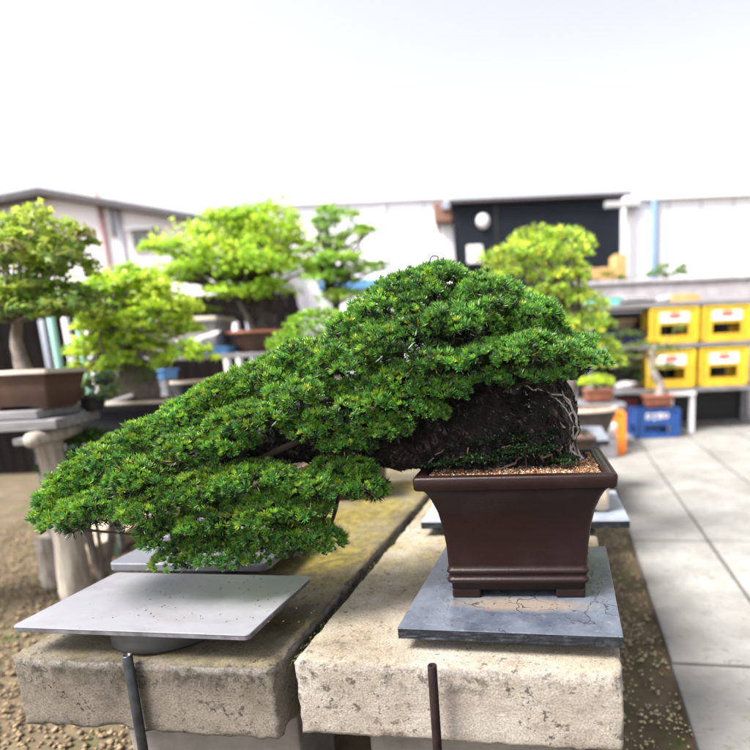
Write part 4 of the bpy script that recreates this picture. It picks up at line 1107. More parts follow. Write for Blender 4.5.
branches('branch', None, [c+Vector((.04, 0, .35)), c+Vector((-.02, 0, .55)), c+Vector((.03, 0, .8))], [s[0] for s in sb[::2]], .03, b4, M['darkwood'], seed=4)

# bright dense pine right behind the slope
c = at(330, 390, 2.3); 
b5 = bonsai('bright yellow-green dense pine just behind the main tree slope', Vector((c.x, 2.4, BT)))
rect_pot(b5, Vector((c.x, 2.4, BT)), .2, .15, .16, M['pot_umber'])
trunk('trunk', [Vector((c.x, 2.4, BT+.13)), Vector((c.x+.05, 2.42, BT+.35)), at(325, 345, 2.4)], [.05, .04, .02], b5, M['bark_light'])
e5 = px_ells([(320, 330, 32, 18, 2.4, .13), (298, 346, 26, 14, 2.35, .12), (345, 345, 34, 20, 2.4, .13)])
Pn, Nn, _ = ell_surface(e5, .022, -.3, .9, rr)
needles('foliage', Pn, Nn, .024, .0022, 26, [(.24, .44, .03), (.32, .52, .04), (.17, .35, .03)], b5, rng=rr)

# lime pine on the right, behind the main crown
c = at(555, 440, 2.75); c = Vector((c.x+.02, 2.78, BT+.0))
b6 = bonsai('tall lime green pine with cloud layers against the navy building', c)
rect_pot(b6, c, .17, .14, .17, M['pot_umber'])
trunk('trunk', [c+Vector((0, 0, .14)), c+Vector((.05, 0, .35)), at(578, 322, 2.95), at(560, 296, 2.95), at(545, 270, 2.9)], [.05, .035, .018, .010, .005], b6, M['bark_light'])
e6 = px_ells([(535, 243, 20, 9, 2.85, .08), (560, 240, 14, 7, 2.85, .07), (508, 268, 26, 14, 2.85, .1), (592, 318, 16, 16, 2.8, .08), (545, 248, 34, 13, 2.85, .1), (572, 243, 13, 6, 2.8, .06), (515, 258, 30, 12, 2.85, .12), (555, 262, 32, 12, 2.8, .13), (525, 280, 40, 14, 2.85, .14), (565, 282, 30, 12, 2.8, .12), (545, 302, 44, 14, 2.8, .14),
              (580, 308, 22, 14, 2.8, .1), (590, 330, 18, 14, 2.8, .1), (560, 330, 36, 14, 2.8, .12), (596, 352, 15, 13, 2.8, .08), (605, 366, 15, 8, 2.78, .06), (560, 355, 40, 14, 2.8, .12), (577, 248, 8, 4, 2.8, .04)])
sub6 = []
for c_, r_ in e6:
    c_ = np.array(c_); r_ = np.array(r_); sub6.append((c_, r_*.7))
    for k_ in range(9):
        u_ = unit(rr.normal(0, 1, 3)); u_[2] = abs(u_[2])-.2; s_ = rr.uniform(.028, .045); sub6.append((c_+u_*r_*rr.uniform(.8, 1.12), np.array([s_*1.2, s_, s_*.75])))
Pn, Nn, _ = ell_surface(sub6, .025, -.3, .88, rr)
Nk = rr.random(len(Pn)) < .86
needles('foliage', Pn[Nk], Nn[Nk], .034, .0028, 22, [(.40, .60, .07), (.50, .66, .07), (.32, .48, .06), (.62, .70, .07), (.24, .36, .06)], b6, rng=rr, size=None)
branches('branch', None, [at(575, 325, 2.85), at(560, 290, 2.85), at(578, 345, 2.85)], [x[0] for x in sub6[::6]], .02, b6, M['bark_light'], seed=6)

# empty brown rectangular pot near the path, with white tag
c = on(578, 440, .562); cc = Vector((c.x-.11, c.y+.22, .562))
t = thing('empty_pot', 'empty tall brown rectangular pot with white tag beside the gnarled trunk', 'pot', cc, R(-8), 'empty pots')
rect_pot(t, cc, .125, .22, .215, M['pot_umber'], rz=R(-8), flare=.86, lip=.014)
bm = B(); q = at(569, 425, cc.y-.15); box(bm, q.x-.006, q.x+.006, q.y, q.y+.002, q.z-.06, q.z+.07, .0008); obj('plant_tag', bm, M['whitepl'], t, True)
# oval brown pot with wide pale rim behind it, with mossy mound
c = on(600, 430, .53); cc = Vector((c.x+.0, 4.05, .482))
table('display_table', 'low grey plank bench under the oval brown pot at the path side', .30, .90, 3.75, 4.5, .48, 3)
t = thing('empty_pot', 'oval brown pot with a wide pale flat rim by the orange crate', 'pot', cc, 0, 'empty pots')
cx_ = at(588, 420, 4.05).x; cc.x = cx_; t.location = cc
oval_pot(t, cc, .22, .7, .20, M['pot_umber'], rim=M['pot_rim'], lip=.16, bulge=.84)
# upper shelf slab, terracotta pot with lime cushion
zsh = .515
table('display_table', 'small blue-grey topped stand under the terracotta pot', .86, 1.57, 5.75, 6.3, zsh, 1, .05, M['slate_far'], leg=.03)
c = at(598, 402, 6.0); cc = Vector((c.x, 6.0, zsh+.002))
b7 = bonsai('flat lime green cushion pine in the terracotta pot', cc)
rect_pot(b7, cc, .15, .13, .135, M['pot_terra'], flare=.9)
e7 = px_ells([(582, 384, 25, 5, 5.8, .14), (600, 383, 13, 7, 5.95, .13), (566, 387, 12, 4, 5.8, .1)])
Pn, Nn, _ = ell_surface(e7, .03, -.3, .9, rr); needles('foliage', Pn, Nn, .036, .004, 22, [(.42, .58, .03), (.34, .50, .03), (.50, .60, .04)], b7, rng=rr)
trunk('trunk', [cc+Vector((0, 0, .1)), cc+Vector((-.03, -.03, .16)), at(592, 386, 5.9)], [.02, .018, .012], b7, M['bark_light'])
# pink rolled cover
c = at(562, 394, 4.2); t = thing('rolled_cover', 'pale pink roll lying left of the terracotta pot', 'roll', c, R(10)); bm = B(); tube(bm, [(-.07, 0, 0), (.06, 0, .005)], .022, 14); obj('tube', bm, M['pinkpl'], t, False, True)
bm = B(); tube(bm, [(-.11, 0, -.002), (-.071, 0, 0)], .0235, 14); obj('end_cap', bm, M['whitepl'], t, False, True)
c = at(562, 402, 4.2); t = thing('plank_stand', 'weathered wood block under the pale pink roll', 'block', (c.x, c.y, .50), 0); bm = B(); box(bm, -.12, .10, -.06, .06, .001, c.z-.50+.028, .006); obj('timber', bm, M['wood_grey'], t)

# small cream pot on the rear slate board
c = on(602, 512, .587)
cc = Vector((c.x-.055, c.y+.10, .586))
t = thing('empty_pot', 'small cream square pot on the rear slate board behind the brown pot', 'pot', cc, R(-8), 'empty pots')
rect_pot(t, cc, .10, .10, .12, M['cream'], rz=R(-8), flare=.93)
cc2 = Vector((cc.x+.02, cc.y+.36, BT)); t = thing('empty_pot', 'shallow grey dish with pale rim half hidden right behind the brown pot', 'pot', cc2, 0, 'empty pots')
oval_pot(t, Vector((cc2.x+.03, cc2.y+.02, BT-.003)), .15, .8, .10, M['pot_grey'], rim=M['pot_rim'])

# ------------------------------------------------------------------ crates
def crate(name, label, c, hx, hy, h, m, rz=0, group='plastic crates', slot=(.28, .55), panel=None, letters=False, ribs=True):
    """crate with open hand slots, corner posts and rim"""
    t = thing(name, label, 'crate', c, rz, group); bm = B(); w_ = .012
    z0, z1 = h*slot[0], h*slot[1]
    box(bm, -hx, hx, -hy, hy, .0, .015, .003)
    for s in (-1, 1):
        a, b = sorted((s*hy, s*(hy-w_)))
        box(bm, -hx, hx, a, b, .015, z0, .003); box(bm, -hx, hx, a, b, z1, h, .003)
        box(bm, -hx, -hx*.62, a+.0005, b-.0005, z0, z1); box(bm, hx*.62, hx, a+.0005, b-.0005, z0, z1)
        a, b = sorted((s*hx, s*(hx-w_)))
        box(bm, a, b, -hy+w_, hy-w_, .015, z0, .003); box(bm, a, b, -hy+w_, hy-w_, z1, h, .003)
        box(bm, a+.0005, b-.0005, -hy+w_, -hy*.5, z0, z1); box(bm, a+.0005, b-.0005, hy*.5, hy-w_, z0, z1)
    obj('shell', bm, m, t)
    for z_, nm_ in ((h-.022, 'rim'), (.0, 'base_rim')):
        bm = B()
        for s in (-1, 1):
            a, b = sorted((s*(hy+.001), s*(hy+.010))); box(bm, -hx-.01, hx+.01, a, b, z_, z_+.022, .003)
            a, b = sorted((s*(hx+.001), s*(hx+.010))); box(bm, a, b, -hy, hy, z_, z_+.022, .003)
        obj(nm_, bm, m, t)
    for sx in (-1, 1):
        for sy in (-1, 1):
            bm = B(); box(bm, sx*hx-.018, sx*hx+.018, sy*hy-.018, sy*hy+.018, .023, h-.023, .006); obj('corner_post', bm, m, t)
    if panel:
        bm = B(); box(bm, -hx*.62, hx*.62, -hy-.006, -hy-.001, h*.60, h*.86, .001); pn_ = obj('label_panel', bm, M['whitepl'], t)
        bm = B(); lathe(bm, [(.085, -.0025), (.085, 0)], 28, (0, 0, 0), 1, .42); bm.transform(Matrix.Translation((0, -hy-.0085, h*.77)) @ Matrix.Rotation(R(90), 4, 'X')); obj('red_oval', bm, M['red'], pn_)
    if letters:
        bm = B(); y_ = -hy-.005
        def st(x0, x1, za, zb): box(bm, x0, x1, y_, y_+.0035, za, zb)
        zt_, zb_ = h*.86, h*.66; lw = .009
        for cx0, kind in ((-.115, 'b'), (-.045, 'k'), (.025, 'k2'), (.095, 'o')):
            wq = .022 if kind == 'b' else .028
            if kind == 'b': 
                for zz in (zb_, (zb_+zt_)/2-.004, zt_-lw): st(cx0-wq, cx0+wq, zz, zz+lw)
                st(cx0-wq, cx0-wq+lw, zb_+lw, zt_-lw); st(cx0+wq-lw, cx0+wq, zb_+lw, zt_-lw)
            elif kind == 'k':
                st(cx0-wq, cx0+wq, zt_-.018, zt_-.018+lw); st(cx0-lw/2, cx0+lw/2, zb_, zt_-.0185); st(cx0-lw/2, cx0+lw/2, zt_-.0085, zt_); st(cx0-wq*.8, cx0+wq*.8-.0, zb_+.0-lw, zb_-.0005)
            elif kind == 'k2':
                st(cx0-wq, cx0+wq, zt_-lw, zt_); st(cx0-wq, cx0+wq, zb_, zb_+lw); st(cx0-wq, cx0-wq+lw, zb_+lw+.0005, zt_-lw-.0005); st(cx0+wq-lw, cx0+wq, zb_+lw+.0005, zt_-lw-.0005); st(cx0-lw/2, cx0+lw/2, zb_+lw+.0005, zt_-lw-.0005)
            else:
                for a_ in range(12):
                    q = a_*math.pi/6; st(cx0+.026*math.cos(q)-.006, cx0+.026*math.cos(q)+.006, (zb_+zt_)/2+.026*math.sin(q)-.0055, (zb_+zt_)/2+.026*math.sin(q)+.0055)
        obj('lettering', bm, M['whitepl'], t)
    return t
YS = 6.75
def sz(v, u=650, y=YS): return at(u, v, y).z
c = at(657, 432, 6.35)
crate('crate', 'blue plastic crate with white characters under the terracotta pot', (c.x, 6.5, .03), .245, .17, .335, M['blue'], letters=True, slot=(.14, .42))
c = at(610, 437, 5.75)
crate('crate', 'orange plastic crate behind the oval brown pot', (at(608, 437, 5.6).x, 5.66, .001), .14, .16, .455, M['orange'], slot=(.45, .68))
c = at(603, 416, 5.6); t = thing('plastic_bag', 'crumpled white bag lying against the orange crate', 'bag', (c.x, 5.38, .26))
bm = B(); bmesh.ops.create_icosphere(bm, subdivisions=3, radius=1, matrix=Matrix.Translation((0, 0, .06)) @ Matrix.Diagonal((.09, .05, .06, 1)))
for v in bm.verts: v.co += noise.noise_vector(v.co*22)*.018
obj('sheet', bm, M['whitepl'], t, False, True)
c = at(604, 436, 5.5); t = thing('step_box', 'low grey box holding the crumpled white bag', 'box', (c.x, 5.38, 0)); bm = B(); box(bm, -.09, .09, -.06, .06, .025, .262, .005); obj('carcass', bm, M['wood_grey'], t)

# shelf rack at the right
def rack():
    x0 = at(592, 340, YS).x; x1 = at(775, 340, YS).x; hx = (x1-x0)/2; y0 = YS-.02
    t = thing('shelf_rack', 'long grey plank shelf rack full of pots and crates at the right', 'shelf', ((x0+x1)/2, y0, 0))
    levels = [sz(303), sz(344.5), sz(389)]
    for z_ in levels:
        bm = B()
        for k_ in range(3): box(bm, -hx, hx, k_*.19+.004, (k_+1)*.19-.004, z_-.055, z_, .004)
        obj('shelf_board', bm, M['wood_grey'], t)
    for xx in (-hx+.09, -.02, hx-.08):
        for yy in (.57, ):
            bm = B(); box(bm, xx-.03, xx+.03, yy+.001, yy+.06, 0, levels[0]+.0, .004); obj('post', bm, M['wood_grey'], t)
    bm = B(); box(bm, -hx, hx, .632, .642, .05, levels[0]-.06); obj('back_panel', bm, M['black'], t)
    for xx in (hx-.08,):
        bm = B(); box(bm, xx-.03, xx+.03, .002, .06, 0, levels[2]-.056, .004); obj('post', bm, M['wood_grey'], t)
    return levels
Z1, Z2, Z3 = rack()
# block wall behind and above the rack
x0 = at(585, 300, 7.7).x; x1 = at(860, 300, 7.7).x
t = thing('block_wall', 'grey rendered block wall behind the shelf rack', 'wall', ((x0+x1)/2, 7.75, 0)); bm = B(); box(bm, -(x1-x0)/2, (x1-x0)/2, -.08, .08, 0, at(640, 280, 7.7).z-.05, .01); obj('render', bm, M['stone'], t)
bm = B(); box(bm, -(x1-x0)/2-.02, (x1-x0)/2+.02, -.11, .11, at(640, 280, 7.7).z-.049, at(640, 280, 7.7).z, .008); obj('coping', bm, M['stone'], t)

hxY = .28
c = at(672, 342, YS-.02); crate('crate', 'yellow plastic crate on the middle shelf, upper of two', (c.x+.03, YS+.16, Z2+.001), hxY, .17, Z1-Z2-.066, M['yellow'], panel=True, slot=(.22, .52), group='yellow crates')
crate('crate', 'yellow plastic crate on the lowest shelf behind the bare white trunk', (c.x+.0, YS+.16, Z3+.001), hxY, .17, Z2-Z3-.075, M['yellow'], panel=True, slot=(.22, .52), group='yellow crates')
crate('crate', 'yellow plastic crate on the middle shelf, out at the right edge', (c.x+.66, YS+.16, Z2+.001), hxY, .17, Z1-Z2-.066, M['yellow'], panel=True, slot=(.22, .52), group='yellow crates')
crate('crate', 'yellow plastic crate on the lowest shelf, out at the right edge', (c.x+.64, YS+.16, Z3+.001), hxY, .17, Z2-Z3-.075, M['yellow'], panel=True, slot=(.22, .52), group='yellow crates')
# things on the top board
c = at(603, 300, YS+.2); tray('plastic_tray', 'turquoise plastic tray on top of the shelf rack', (c.x, YS+.2, Z1+.001), .19, .14, .085, M['turq'])
c = at(633, 300, YS+.2); tray('plastic_tray', 'white tray stacked in a black one on top of the rack', (c.x, YS+.2, Z1+.036), .14, .13, .05, M['whitepl'])
tray('plastic_tray', 'flat black tray under the white one on top of the rack', (c.x+.05, YS+.2, Z1+.001), .19, .15, .034, M['black'])
c = at(682, 298, YS+.2); t = thing('wood_board', 'tan wooden board with dark slot on top of the rack', 'board', (c.x, YS+.2, Z1+.001)); bm = B(); box(bm, -.17, .17, -.13, .13, 0, .09, .006); obj('plank', bm, M['card'], t)
c = at(664, 299, YS+.2); t = thing('stone', 'pale rounded stone on top of the shelf rack', 'stone', (c.x, YS+.2, Z1)); bm = B(); bmesh.ops.create_icosphere(bm, subdivisions=3, radius=1, matrix=Matrix.Translation((0, 0, .045)) @ Matrix.Diagonal((.10, .09, .05, 1)))
for v in bm.verts: v.co += noise.noise_vector(v.co*12)*.012
obj('boulder', bm, M['stone'], t, False, True)
# middle level, left part
c = at(625, 330, YS+.2); t = thing('navy_crate', 'dark navy crate on the middle shelf under the tan bowl', 'crate', (c.x, YS+.3, Z2+.001)); bm = B(); box(bm, -.24, .24, -.12, .12, 0, .16, .006); obj('shell', bm, M['navy'], t); bm = B(); box(bm, -.25, .25, -.13, .13, .161, .18, .004); obj('rim', bm, M['navy'], t)
c = at(623, 322, YS+.3); t = thing('bowl_pot', 'tan oval bowl pot on the navy crate', 'pot', (c.x, YS+.3, Z2+.183), 0, 'empty pots'); oval_pot(t, Vector((c.x, YS+.3, Z2+.183)), .17, .7, .13, M['root'], rim=M['card'])
c = at(620, 344, YS+.03); b8 = bonsai('small grey-green shrub on the middle shelf beside yellow crate', Vector((c.x, YS+.08, Z2+.001)))
oval_pot(b8, Vector((c.x, YS+.08, Z2+.001)), .07, .8, .05, M['pot_umber'])
leaves('foliage', px_ells([(612, 338, 12, 5, YS+.05, .06), (628, 335, 14, 6, YS+.05, .06)]), 500, .035, [(.13, .22, .06), (.09, .16, .05), (.18, .26, .07)], b8)
trunk('trunk', [Vector((c.x, YS+.08, Z2+.04)), Vector((c.x+.02, YS+.07, Z2+.13))], [.012, .008], b8, M['bark_light'])
# low level, left part
c = at(628, 386, YS+.1); t = thing('stone', 'lilac-grey rock lying on the lowest shelf', 'stone', (c.x, YS+.15, Z3)); bm = B(); bmesh.ops.create_icosphere(bm, subdivisions=3, radius=1, matrix=Matrix.Translation((0, 0, .05)) @ Matrix.Diagonal((.16, .1, .055, 1)))
for v in bm.verts: v.co += noise.noise_vector(v.co*12)*.02
obj('boulder', bm, M['stone'], t, False, True)
c = at(626, 358, YS+.35); t = thing('shallow_box', 'dusty mauve shallow box high at the back of the lowest shelf', 'box', (c.x, YS+.38, Z3+.26)); bm = B(); box(bm, -.19, .19, -.12, .12, 0, .10, .006); obj('carton', bm, mat('mauve_card', (.22, .15, .16), rough=.8), t)
t = thing('black_bin', 'black bin holding up the mauve box on the lowest shelf', 'bin', (c.x, YS+.38, Z3+.001)); bm = B(); box(bm, -.17, .17, -.12, .12, 0, .257, .008); obj('shell', bm, M['black'], t)
c = at(634, 384, YS+.1); b9 = bonsai('dark olive bushy plant on the lowest shelf beside yellow crate', Vector((c.x, YS+.12, Z3+.06)))
leaves('foliage', px_ells([(633, 370, 12, 12, YS+.08, .08), (640, 378, 8, 8, YS+.06, .06)]), 600, .03, [(.07, .11, .03), (.10, .15, .04), (.05, .08, .03)], b9)
oval_pot(b9, Vector((c.x+.03, YS+.04, Z3+.001)), .06, .8, .07, M['pot_umber'])
# bare trunk bonsai on the blue crate
cb = at(657, 405, 6.5); cb.z = .03+.337
b10 = bonsai('bonsai with curved bare white trunk in terracotta pot on blue crate', cb)
rect_pot(b10, cb, .165, .13, .15, M['pot_terra'], flare=.8, lip=.02)
trunk('trunk', [cb+Vector((.02, 0, .13)), at(661, 386, 6.5), at(654, 374, 6.5), at(652, 358, 6.5), at(655, 346, 6.5)], [.05, .05, .042, .035, .02], b10, M['deadwood'])
e10 = px_ells([(645, 346, 20, 7, 6.45, .12), (665, 350, 16, 6, 6.45, .12), (612, 352, 18, 7, 6.4, .1), (628, 358, 15, 6, 6.4, .1), (666, 368, 14, 6, 6.4, .1), (680, 330, 8, 8, 6.45, .08)])
sb = leaves('foliage', e10, 1100, .032, [(.13, .19, .05), (.18, .25, .05), (.09, .14, .04), (.24, .28, .06)], b10, csize=.4)
branches('branch', None, at(653, 358, 6.5), [s[0] for s in sb[::5]], .016, b10, M['bark_light'], seed=10)
# white plastic stand, maroon bin
c = at(679, 432, 6.75); t = thing('white_stand', 'white plastic stand frame to the right of the blue crate', 'stand', (c.x-.02, 6.62, .022))
for xx in (-.14, .12):
    bm = B(); box(bm, xx-.025, xx+.025, -.03, .03, 0, .46, .006); obj('leg', bm, M['whitepl'], t)
bm = B(); box(bm, -.17, .15, -.05, .05, .461, .50, .006); obj('top', bm, M['whitepl'], t)
c = at(631, 434, 6.6); t = thing('maroon_bin', 'maroon plastic bin between the orange and the blue crates', 'bin', (c.x, 6.95, .001)); bm = B(); loft(bm, [(.13, .12, .02, 0), (.15, .14, .02, .43), (.165, .155, .02, .431), (.165, .155, .02, .46)]); obj('shell', bm, M['darkred'], t)
bm = B(); box(bm, -.12, .12, -.147, -.142, .10, .17); obj('band', bm, M['black'], t)

# ------------------------------------------------------------------ buildings beyond
def wall_box(parent, name, u0, u1, vtop, y, m, depth=4, z0=0, utop=None):
    a = at(u0, vtop, y); b = at(u1, vtop, y); z1 = at(utop or (u0+u1)/2, vtop, y).z
    bm = B(); box(bm, a.x, b.x, y, y+depth, z0, z1); return obj(name, bm, m, parent, True), a.x, b.x, z1
# left gabled white house
Y1 = 13.0
t = thing('gabled_house', 'white rendered gabled house with dark roof edge at upper left', 'house', (at(110, 300, Y1).x, Y1+3, 0), 0, 'white buildings behind the yard')
xa = at(-140, 250, Y1).x; xb = at(222, 250, Y1).x; xr = at(60, 250, Y1).x
ze = at(222, 226, Y1).z; zr = ze+(xb-xr)*.20
bm = B()
pts = [(xa, 0), (xb, 0), (xb, ze), (xr, zr), (xa, ze+.2)]
f0 = [bm.verts.new((x, Y1, z)) for x, z in pts]; f1 = [bm.verts.new((x, Y1+6, z)) for x, z in pts]
bm.faces.new(f0); bm.faces.new(f1[::-1])
for k_ in range(5): bm.faces.new((f0[(k_+1) % 5], f0[k_], f1[k_], f1[(k_+1) % 5]))
obj('wall', bm, M['wallp'], t, True)
for (p0, p1) in (((xr, zr), (xb+.25, ze-.075)), ((xr, zr), (xa-.3, ze+.1))):
    bm = B(); d = Vector((p1[0]-p0[0], 0, p1[1]-p0[1])); 
    q = [Vector((p0[0], Y1-.35, p0[1]+.02)), Vector((p1[0], Y1-.35, p1[1]+.02))]
    vs_ = []
    for yy in (Y1-.35, Y1+6.3):
        for hh in (.012, .15):
            for (x, z) in (p0, p1): vs_.append(bm.verts.new((x, yy, z+hh)))
    for f in ((0, 1, 3, 2), (4, 6, 7, 5), (0, 4, 5, 1), (2, 3, 7, 6), (0, 2, 6, 4), (1, 5, 7, 3)): bm.faces.new([vs_[i] for i in f])
    bmesh.ops.recalc_face_normals(bm, faces=bm.faces[:]); obj('roof', bm, M['roof'], t, True)
def window(parent, u0, v0, u1, v1, y, fm):
    a = at(u0, v0, y); b = at(u1, v1, y); bm = B(); x0, x1, z0, z1 = a.x, b.x, b.z, a.z; e = .05
    box(bm, x0-e, x1+e, y-.06, y-.005, z1, z1+e); box(bm, x0-e, x1+e, y-.06, y-.005, z0-e, z0)
    box(bm, x0-e, x0, y-.06, y-.005, z0, z1); box(bm, x1, x1+e, y-.06, y-.005, z0, z1); box(bm, (x0+x1)/2-.02, (x0+x1)/2+.02, y-.055, y-.008, z0, z1)
    o = obj('window', bm, fm, parent, True); bm = B(); box(bm, x0, x1, y-.03, y-.006, z0, z1); obj('pane', bm, M['glass'], o, True)
    bm = B(); box(bm, x0-e*1.6, x1+e*1.6, y-.22, y-.004, z1+e+.002, z1+e+.05); obj('hood', bm, M['trim'], o, True)
window(t, 134, 234, 158, 249, Y1, M['trim'])
def wallpipe(parent, u, v0, y, wpx, m, name='drainpipe', vb=None):
    a = at(u, v0, y); z0 = at(u, vb, y).z if vb else .02; bm = B(); r_ = wpx/2*y/FPX; tube(bm, [(a.x, y-r_-.02, z0), (a.x, y-r_-.02, a.z)], r_, 10); obj(name, bm, m, parent, True, True)
wallpipe(t, 98, 190, Y1, 3.6, M['pinkpipe']); wallpipe(t, 110, 200, Y1, 3.0, M['greypipe'], vb=238); wallpipe(t, 117, 200, Y1, 2.6, M['greypipe'])
# middle long white building
Y2 = 17.0
t = thing('white_building', 'long plain white building behind the airy maple', 'building', (at(350, 300, Y2).x, Y2+3, 0), 0, 'white buildings behind the yard')
wall_box(t, 'wall', 272, 440, 203, Y2, M['wallw'], 5)
wallpipe(t, 384, 205, Y2, 2.2, M['greypipe'])
bm = B(); a = at(269, 203, Y2); b = at(443, 203, Y2); z_ = at(355, 203, Y2).z; box(bm, a.x, b.x, Y2-.12, Y2+5.1, z_+.002, z_+.12); obj('parapet', bm, M['wallw'], t, True)
for u_ in (300, 342, 426):
    a = at(u_, 240, Y2); bm = B(); box(bm, a.x-.012, a.x+.012, Y2-.008, Y2-.001, .02, z_-.02); obj('panel_joint', bm, M['greypipe'], t, True)
# blue rail in front of that wall
a = at(318, 290, 8.5); b = at(386, 290, 8.5); t = thing('blue_sheet', 'long blue plastic covered bench top before the white building', 'bench', ((a.x+b.x)/2, 8.6, 0)); hx = (b.x-a.x)/2; zz = at(350, 284, 8.5).z
bm = B(); box(bm, -hx, hx, -.1, .3, zz-.08, zz+.06, .02); obj('cover', bm, M['bluelt'], t)
for xx in (-hx+.1, hx-.1):
    bm = B(); box(bm, xx-.03, xx+.03, 0, .06, 0, zz-.081); obj('leg', bm, M['trim'], t)
# navy clad shed
Y3 = 12.0
t = thing('navy_shed', 'dark navy metal clad building behind the lime pine', 'building', (at(540, 300, Y3).x, Y3+3, 0))
o_, xa, xb, zt3 = wall_box(t, 'wall', 452, 627, 201, Y3, M['clad'], 6)
wo_ = o_
bm = B(); n_ = 48
for k_ in range(n_):
    x_ = xa+(xb-xa)*(k_+.5)/n_; box(bm, x_-.012, x_+.012, Y3-.012, Y3-.0005, .02, zt3-.03)
obj('cladding_rib', bm, M['clad'], wo_, True)
x_ = at(497, 240, Y3).x; bm = B(); box(bm, x_-.03, x_+.03, Y3-.03, Y3-.013, .02, zt3-.03); obj('seam', bm, M['black'], wo_, True)
bm = B(); box(bm, xa-.06, xb+.06, Y3-.15, Y3+6.1, zt3+.002, zt3+.07); obj('roof', bm, M['roof'], t, True)
# vent hood
a = at(483, 221.5, Y3); bm = B(); bmesh.ops.create_uvsphere(bm, u_segments=20, v_segments=12, radius=.135, matrix=Matrix.Translation((a.x, Y3-.03, a.z)) @ Matrix.Diagonal((1, .6, 1.1, 1))); obj('vent_hood', bm, M['whitepl'], t, True, True)
a = at(475, 255, Y3); bm = B(); box(bm, a.x-.16, a.x+.16, Y3-.16, Y3-.013, a.z-.19, a.z+.17, .02); mb = obj('meter_box', bm, M['whitepl'], t, True)
bm = B(); box(bm, a.x-.06, a.x+.08, Y3-.168, Y3-.161, a.z-.05, a.z+.08, .003); obj('dial_window', bm, M['trim'], mb, True)
# brown eaved bay beside it
t = thing('brown_lean_to', 'brown eaved lean-to at the left end of the navy building', 'building', (at(440, 300, 12.6).x, 13, 0))
a = at(433, 203, 12.3); b = at(451.5, 203, 12.3); zb = at(440, 222, 12.3).z; zt_ = at(440, 203, 12.3).z
bm = B(); box(bm, a.x, b.x, 12.3, 15, zb, zt_+.02, .02); obj('eave', bm, M['eave'], t, True)
bm = B(); box(bm, a.x+.1, b.x, 12.5, 15, 0, zb-.003); obj('wall', bm, M['wallw'], t, True)
bm = B(); box(bm, a.x+.18, b.x-.02, 12.25, 12.298, zb+.25, zb+.40); obj('gutter', bm, M['greypipe'], t, True)
# right white building
t = thing('panel_building', 'white panelled building with blue-grey pipe at the right edge', 'building', (at(690, 300, 11.6).x, 13, 0), 0, 'white buildings behind the yard')
o_, xa, xb, zq = wall_box(t, 'wall', 626, 880, 199, 11.6, M['wallw'], 6, utop=680)
wallpipe(t, 653, 200, 11.6, 6, M['bluepipe'])
for u_ in (668, 700, 732):
    a = at(u_, 240, 11.6); bm = B(); box(bm, a.x-.010, a.x+.010, 11.592, 11.599, .02, zq-.02); obj('panel_joint', bm, M['greypipe'], t, True)
for u_ in (628.5, 632.5):
    a = at(u_, 240, 11.6); bm = B(); box(bm, a.x-.03, a.x+.03, 11.53, 11.598, 0, zq-.05); obj('jamb', bm, M['trim'], t, True)
bm = B(); a = at(605, 204, 11.55); box(bm, a.x, xa+.25, 11.45, 11.595, at(615, 207, 11.5).z, at(615, 201.5, 11.5).z); obj('lintel', bm, M['trim'], t, True)
bm = B(); box(bm, xa-.04, xb, 11.5, 17.7, zq+.002, zq+.08); obj('parapet', bm, M['wallw'], t, True)
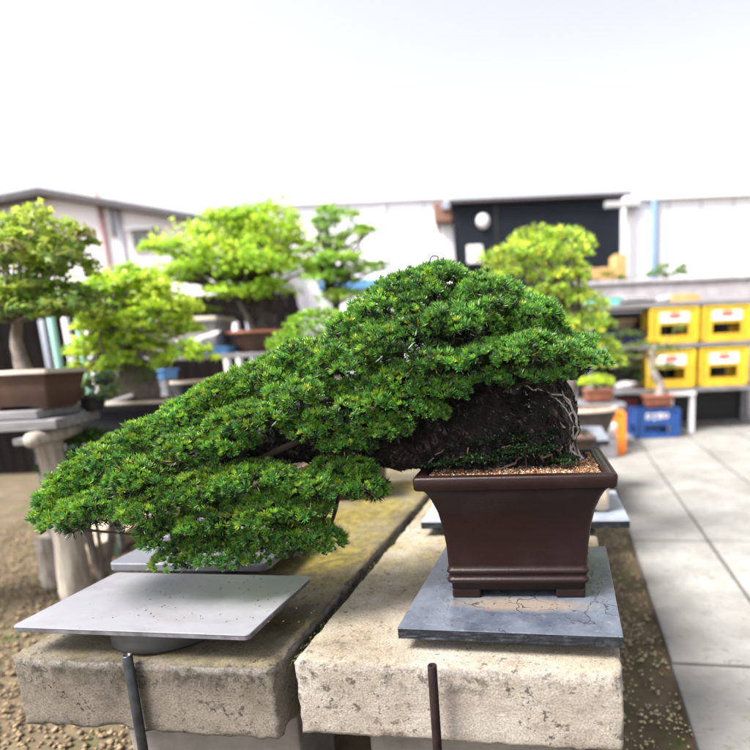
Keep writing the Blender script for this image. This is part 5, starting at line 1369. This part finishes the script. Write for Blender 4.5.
# cardboard boxes on the wall top ledge
def carton(label, u0, u1, v0, v1, y):
    a = at(u0, v1, y); b = at(u1, v0, y); t = thing('cardboard_box', label, 'box', ((a.x+b.x)/2, y+.2, at(u0, v1, y).z), 0, 'cardboard boxes'); hx = (b.x-a.x)/2; h = b.z-a.z
    bm = B(); box(bm, -hx, hx, -.2, .2, 0, h, .008); o = obj('carton', bm, M['card'], t); bm = B(); box(bm, -hx*.98, hx*.98, -.03, .03, h+.001, h+.004); obj('tape', bm, M['pot_rim'], o)
    return a.z
z_ = carton('low wide cardboard box behind the lime pine', 576, 600, 268, 280, 9.0)
carton('low wide cardboard box right of the lime pine', 600.5, 613.5, 267, 280, 9.0)
carton('tall upright cardboard box at the corner of the navy building', 615.5, 627, 253.5, 280, 9.0)
t = thing('trestle', 'grey trestle carrying the cardboard boxes beyond the block wall', 'table', (at(600, 280, 9.2).x, 9.2, 0)); a = at(570, 281, 9.0); b = at(635, 281, 9.0); zz = min(at(577, 280, 9.0).z, z_, at(615, 280, 9).z)
bm = B(); box(bm, a.x, b.x, 8.95, 9.45, zz-.05, zz-.002, .006); obj('top', bm, M['wood_grey'], t, True)
for xx in (a.x+.08, b.x-.08):
    bm = B(); box(bm, xx-.03, xx+.03, 9.1, 9.3, 0, zz-.051); obj('leg', bm, M['wood_grey'], t, True)
# weeds behind the block wall
for i, (u_, lb) in enumerate(((655, 'thin weed sprig above the block wall, left of the larger one'), (676, 'leafy green sprigs above the block wall at the right edge'))):
    c = at(u_, 280, 8.2); t = thing('weed', lb, 'plant', (c.x, 8.2, 0), 0, 'weeds above the block wall')
    leaves('foliage', px_ells([(u_, 274, 12, 5, 8.2, .15), (u_+8, 268, 8, 6, 8.2, .12), (u_-8, 276, 8, 3, 8.2, .12)]), 260, .05, [(.2, .32, .08), (.14, .24, .06)], t)
    branches('stem', None, Vector((c.x, 8.2, 0)), [at(u_+d, 274, 8.2) for d in (-8, 0, 8)], .03, t, M['bark_light'])
# tiny potted plant by the cartons
t = thing('young_plant', 'small yellow-green plant beside the upright cardboard box', 'plant', (at(620, 280, 8.6).x, 8.6, 0)); leaves('foliage', px_ells([(621, 278, 6, 4, 8.6, .08), (606, 275, 5, 4, 8.6, .08)]), 160, .05, LPY, t)
branches('stem', None, Vector((at(620, 280, 8.6).x, 8.6, 0)), [at(620, 278, 8.6), at(607, 277, 8.6)], .02, t, M['bark_light'])
# dark distant tree
c = at(235, 225, 22)
t = thing('tree', 'dusky blue-green tree beyond the gabled house', 'tree', (c.x, 22, 0))
leaves('crown', px_ells([(235, 226, 30, 17, 22, 1.2), (215, 238, 26, 16, 22, 1.2), (255, 240, 24, 14, 22, 1.2)]), 5000, .16, [(.05, .09, .07), (.07, .12, .09), (.04, .06, .05)], t, csize=.4)
trunk('trunk', [Vector((c.x, 22, 0)), Vector((c.x+.2, 22, 2.5)), at(235, 235, 22)], [.2, .15, .06], t, M['bark_light'])
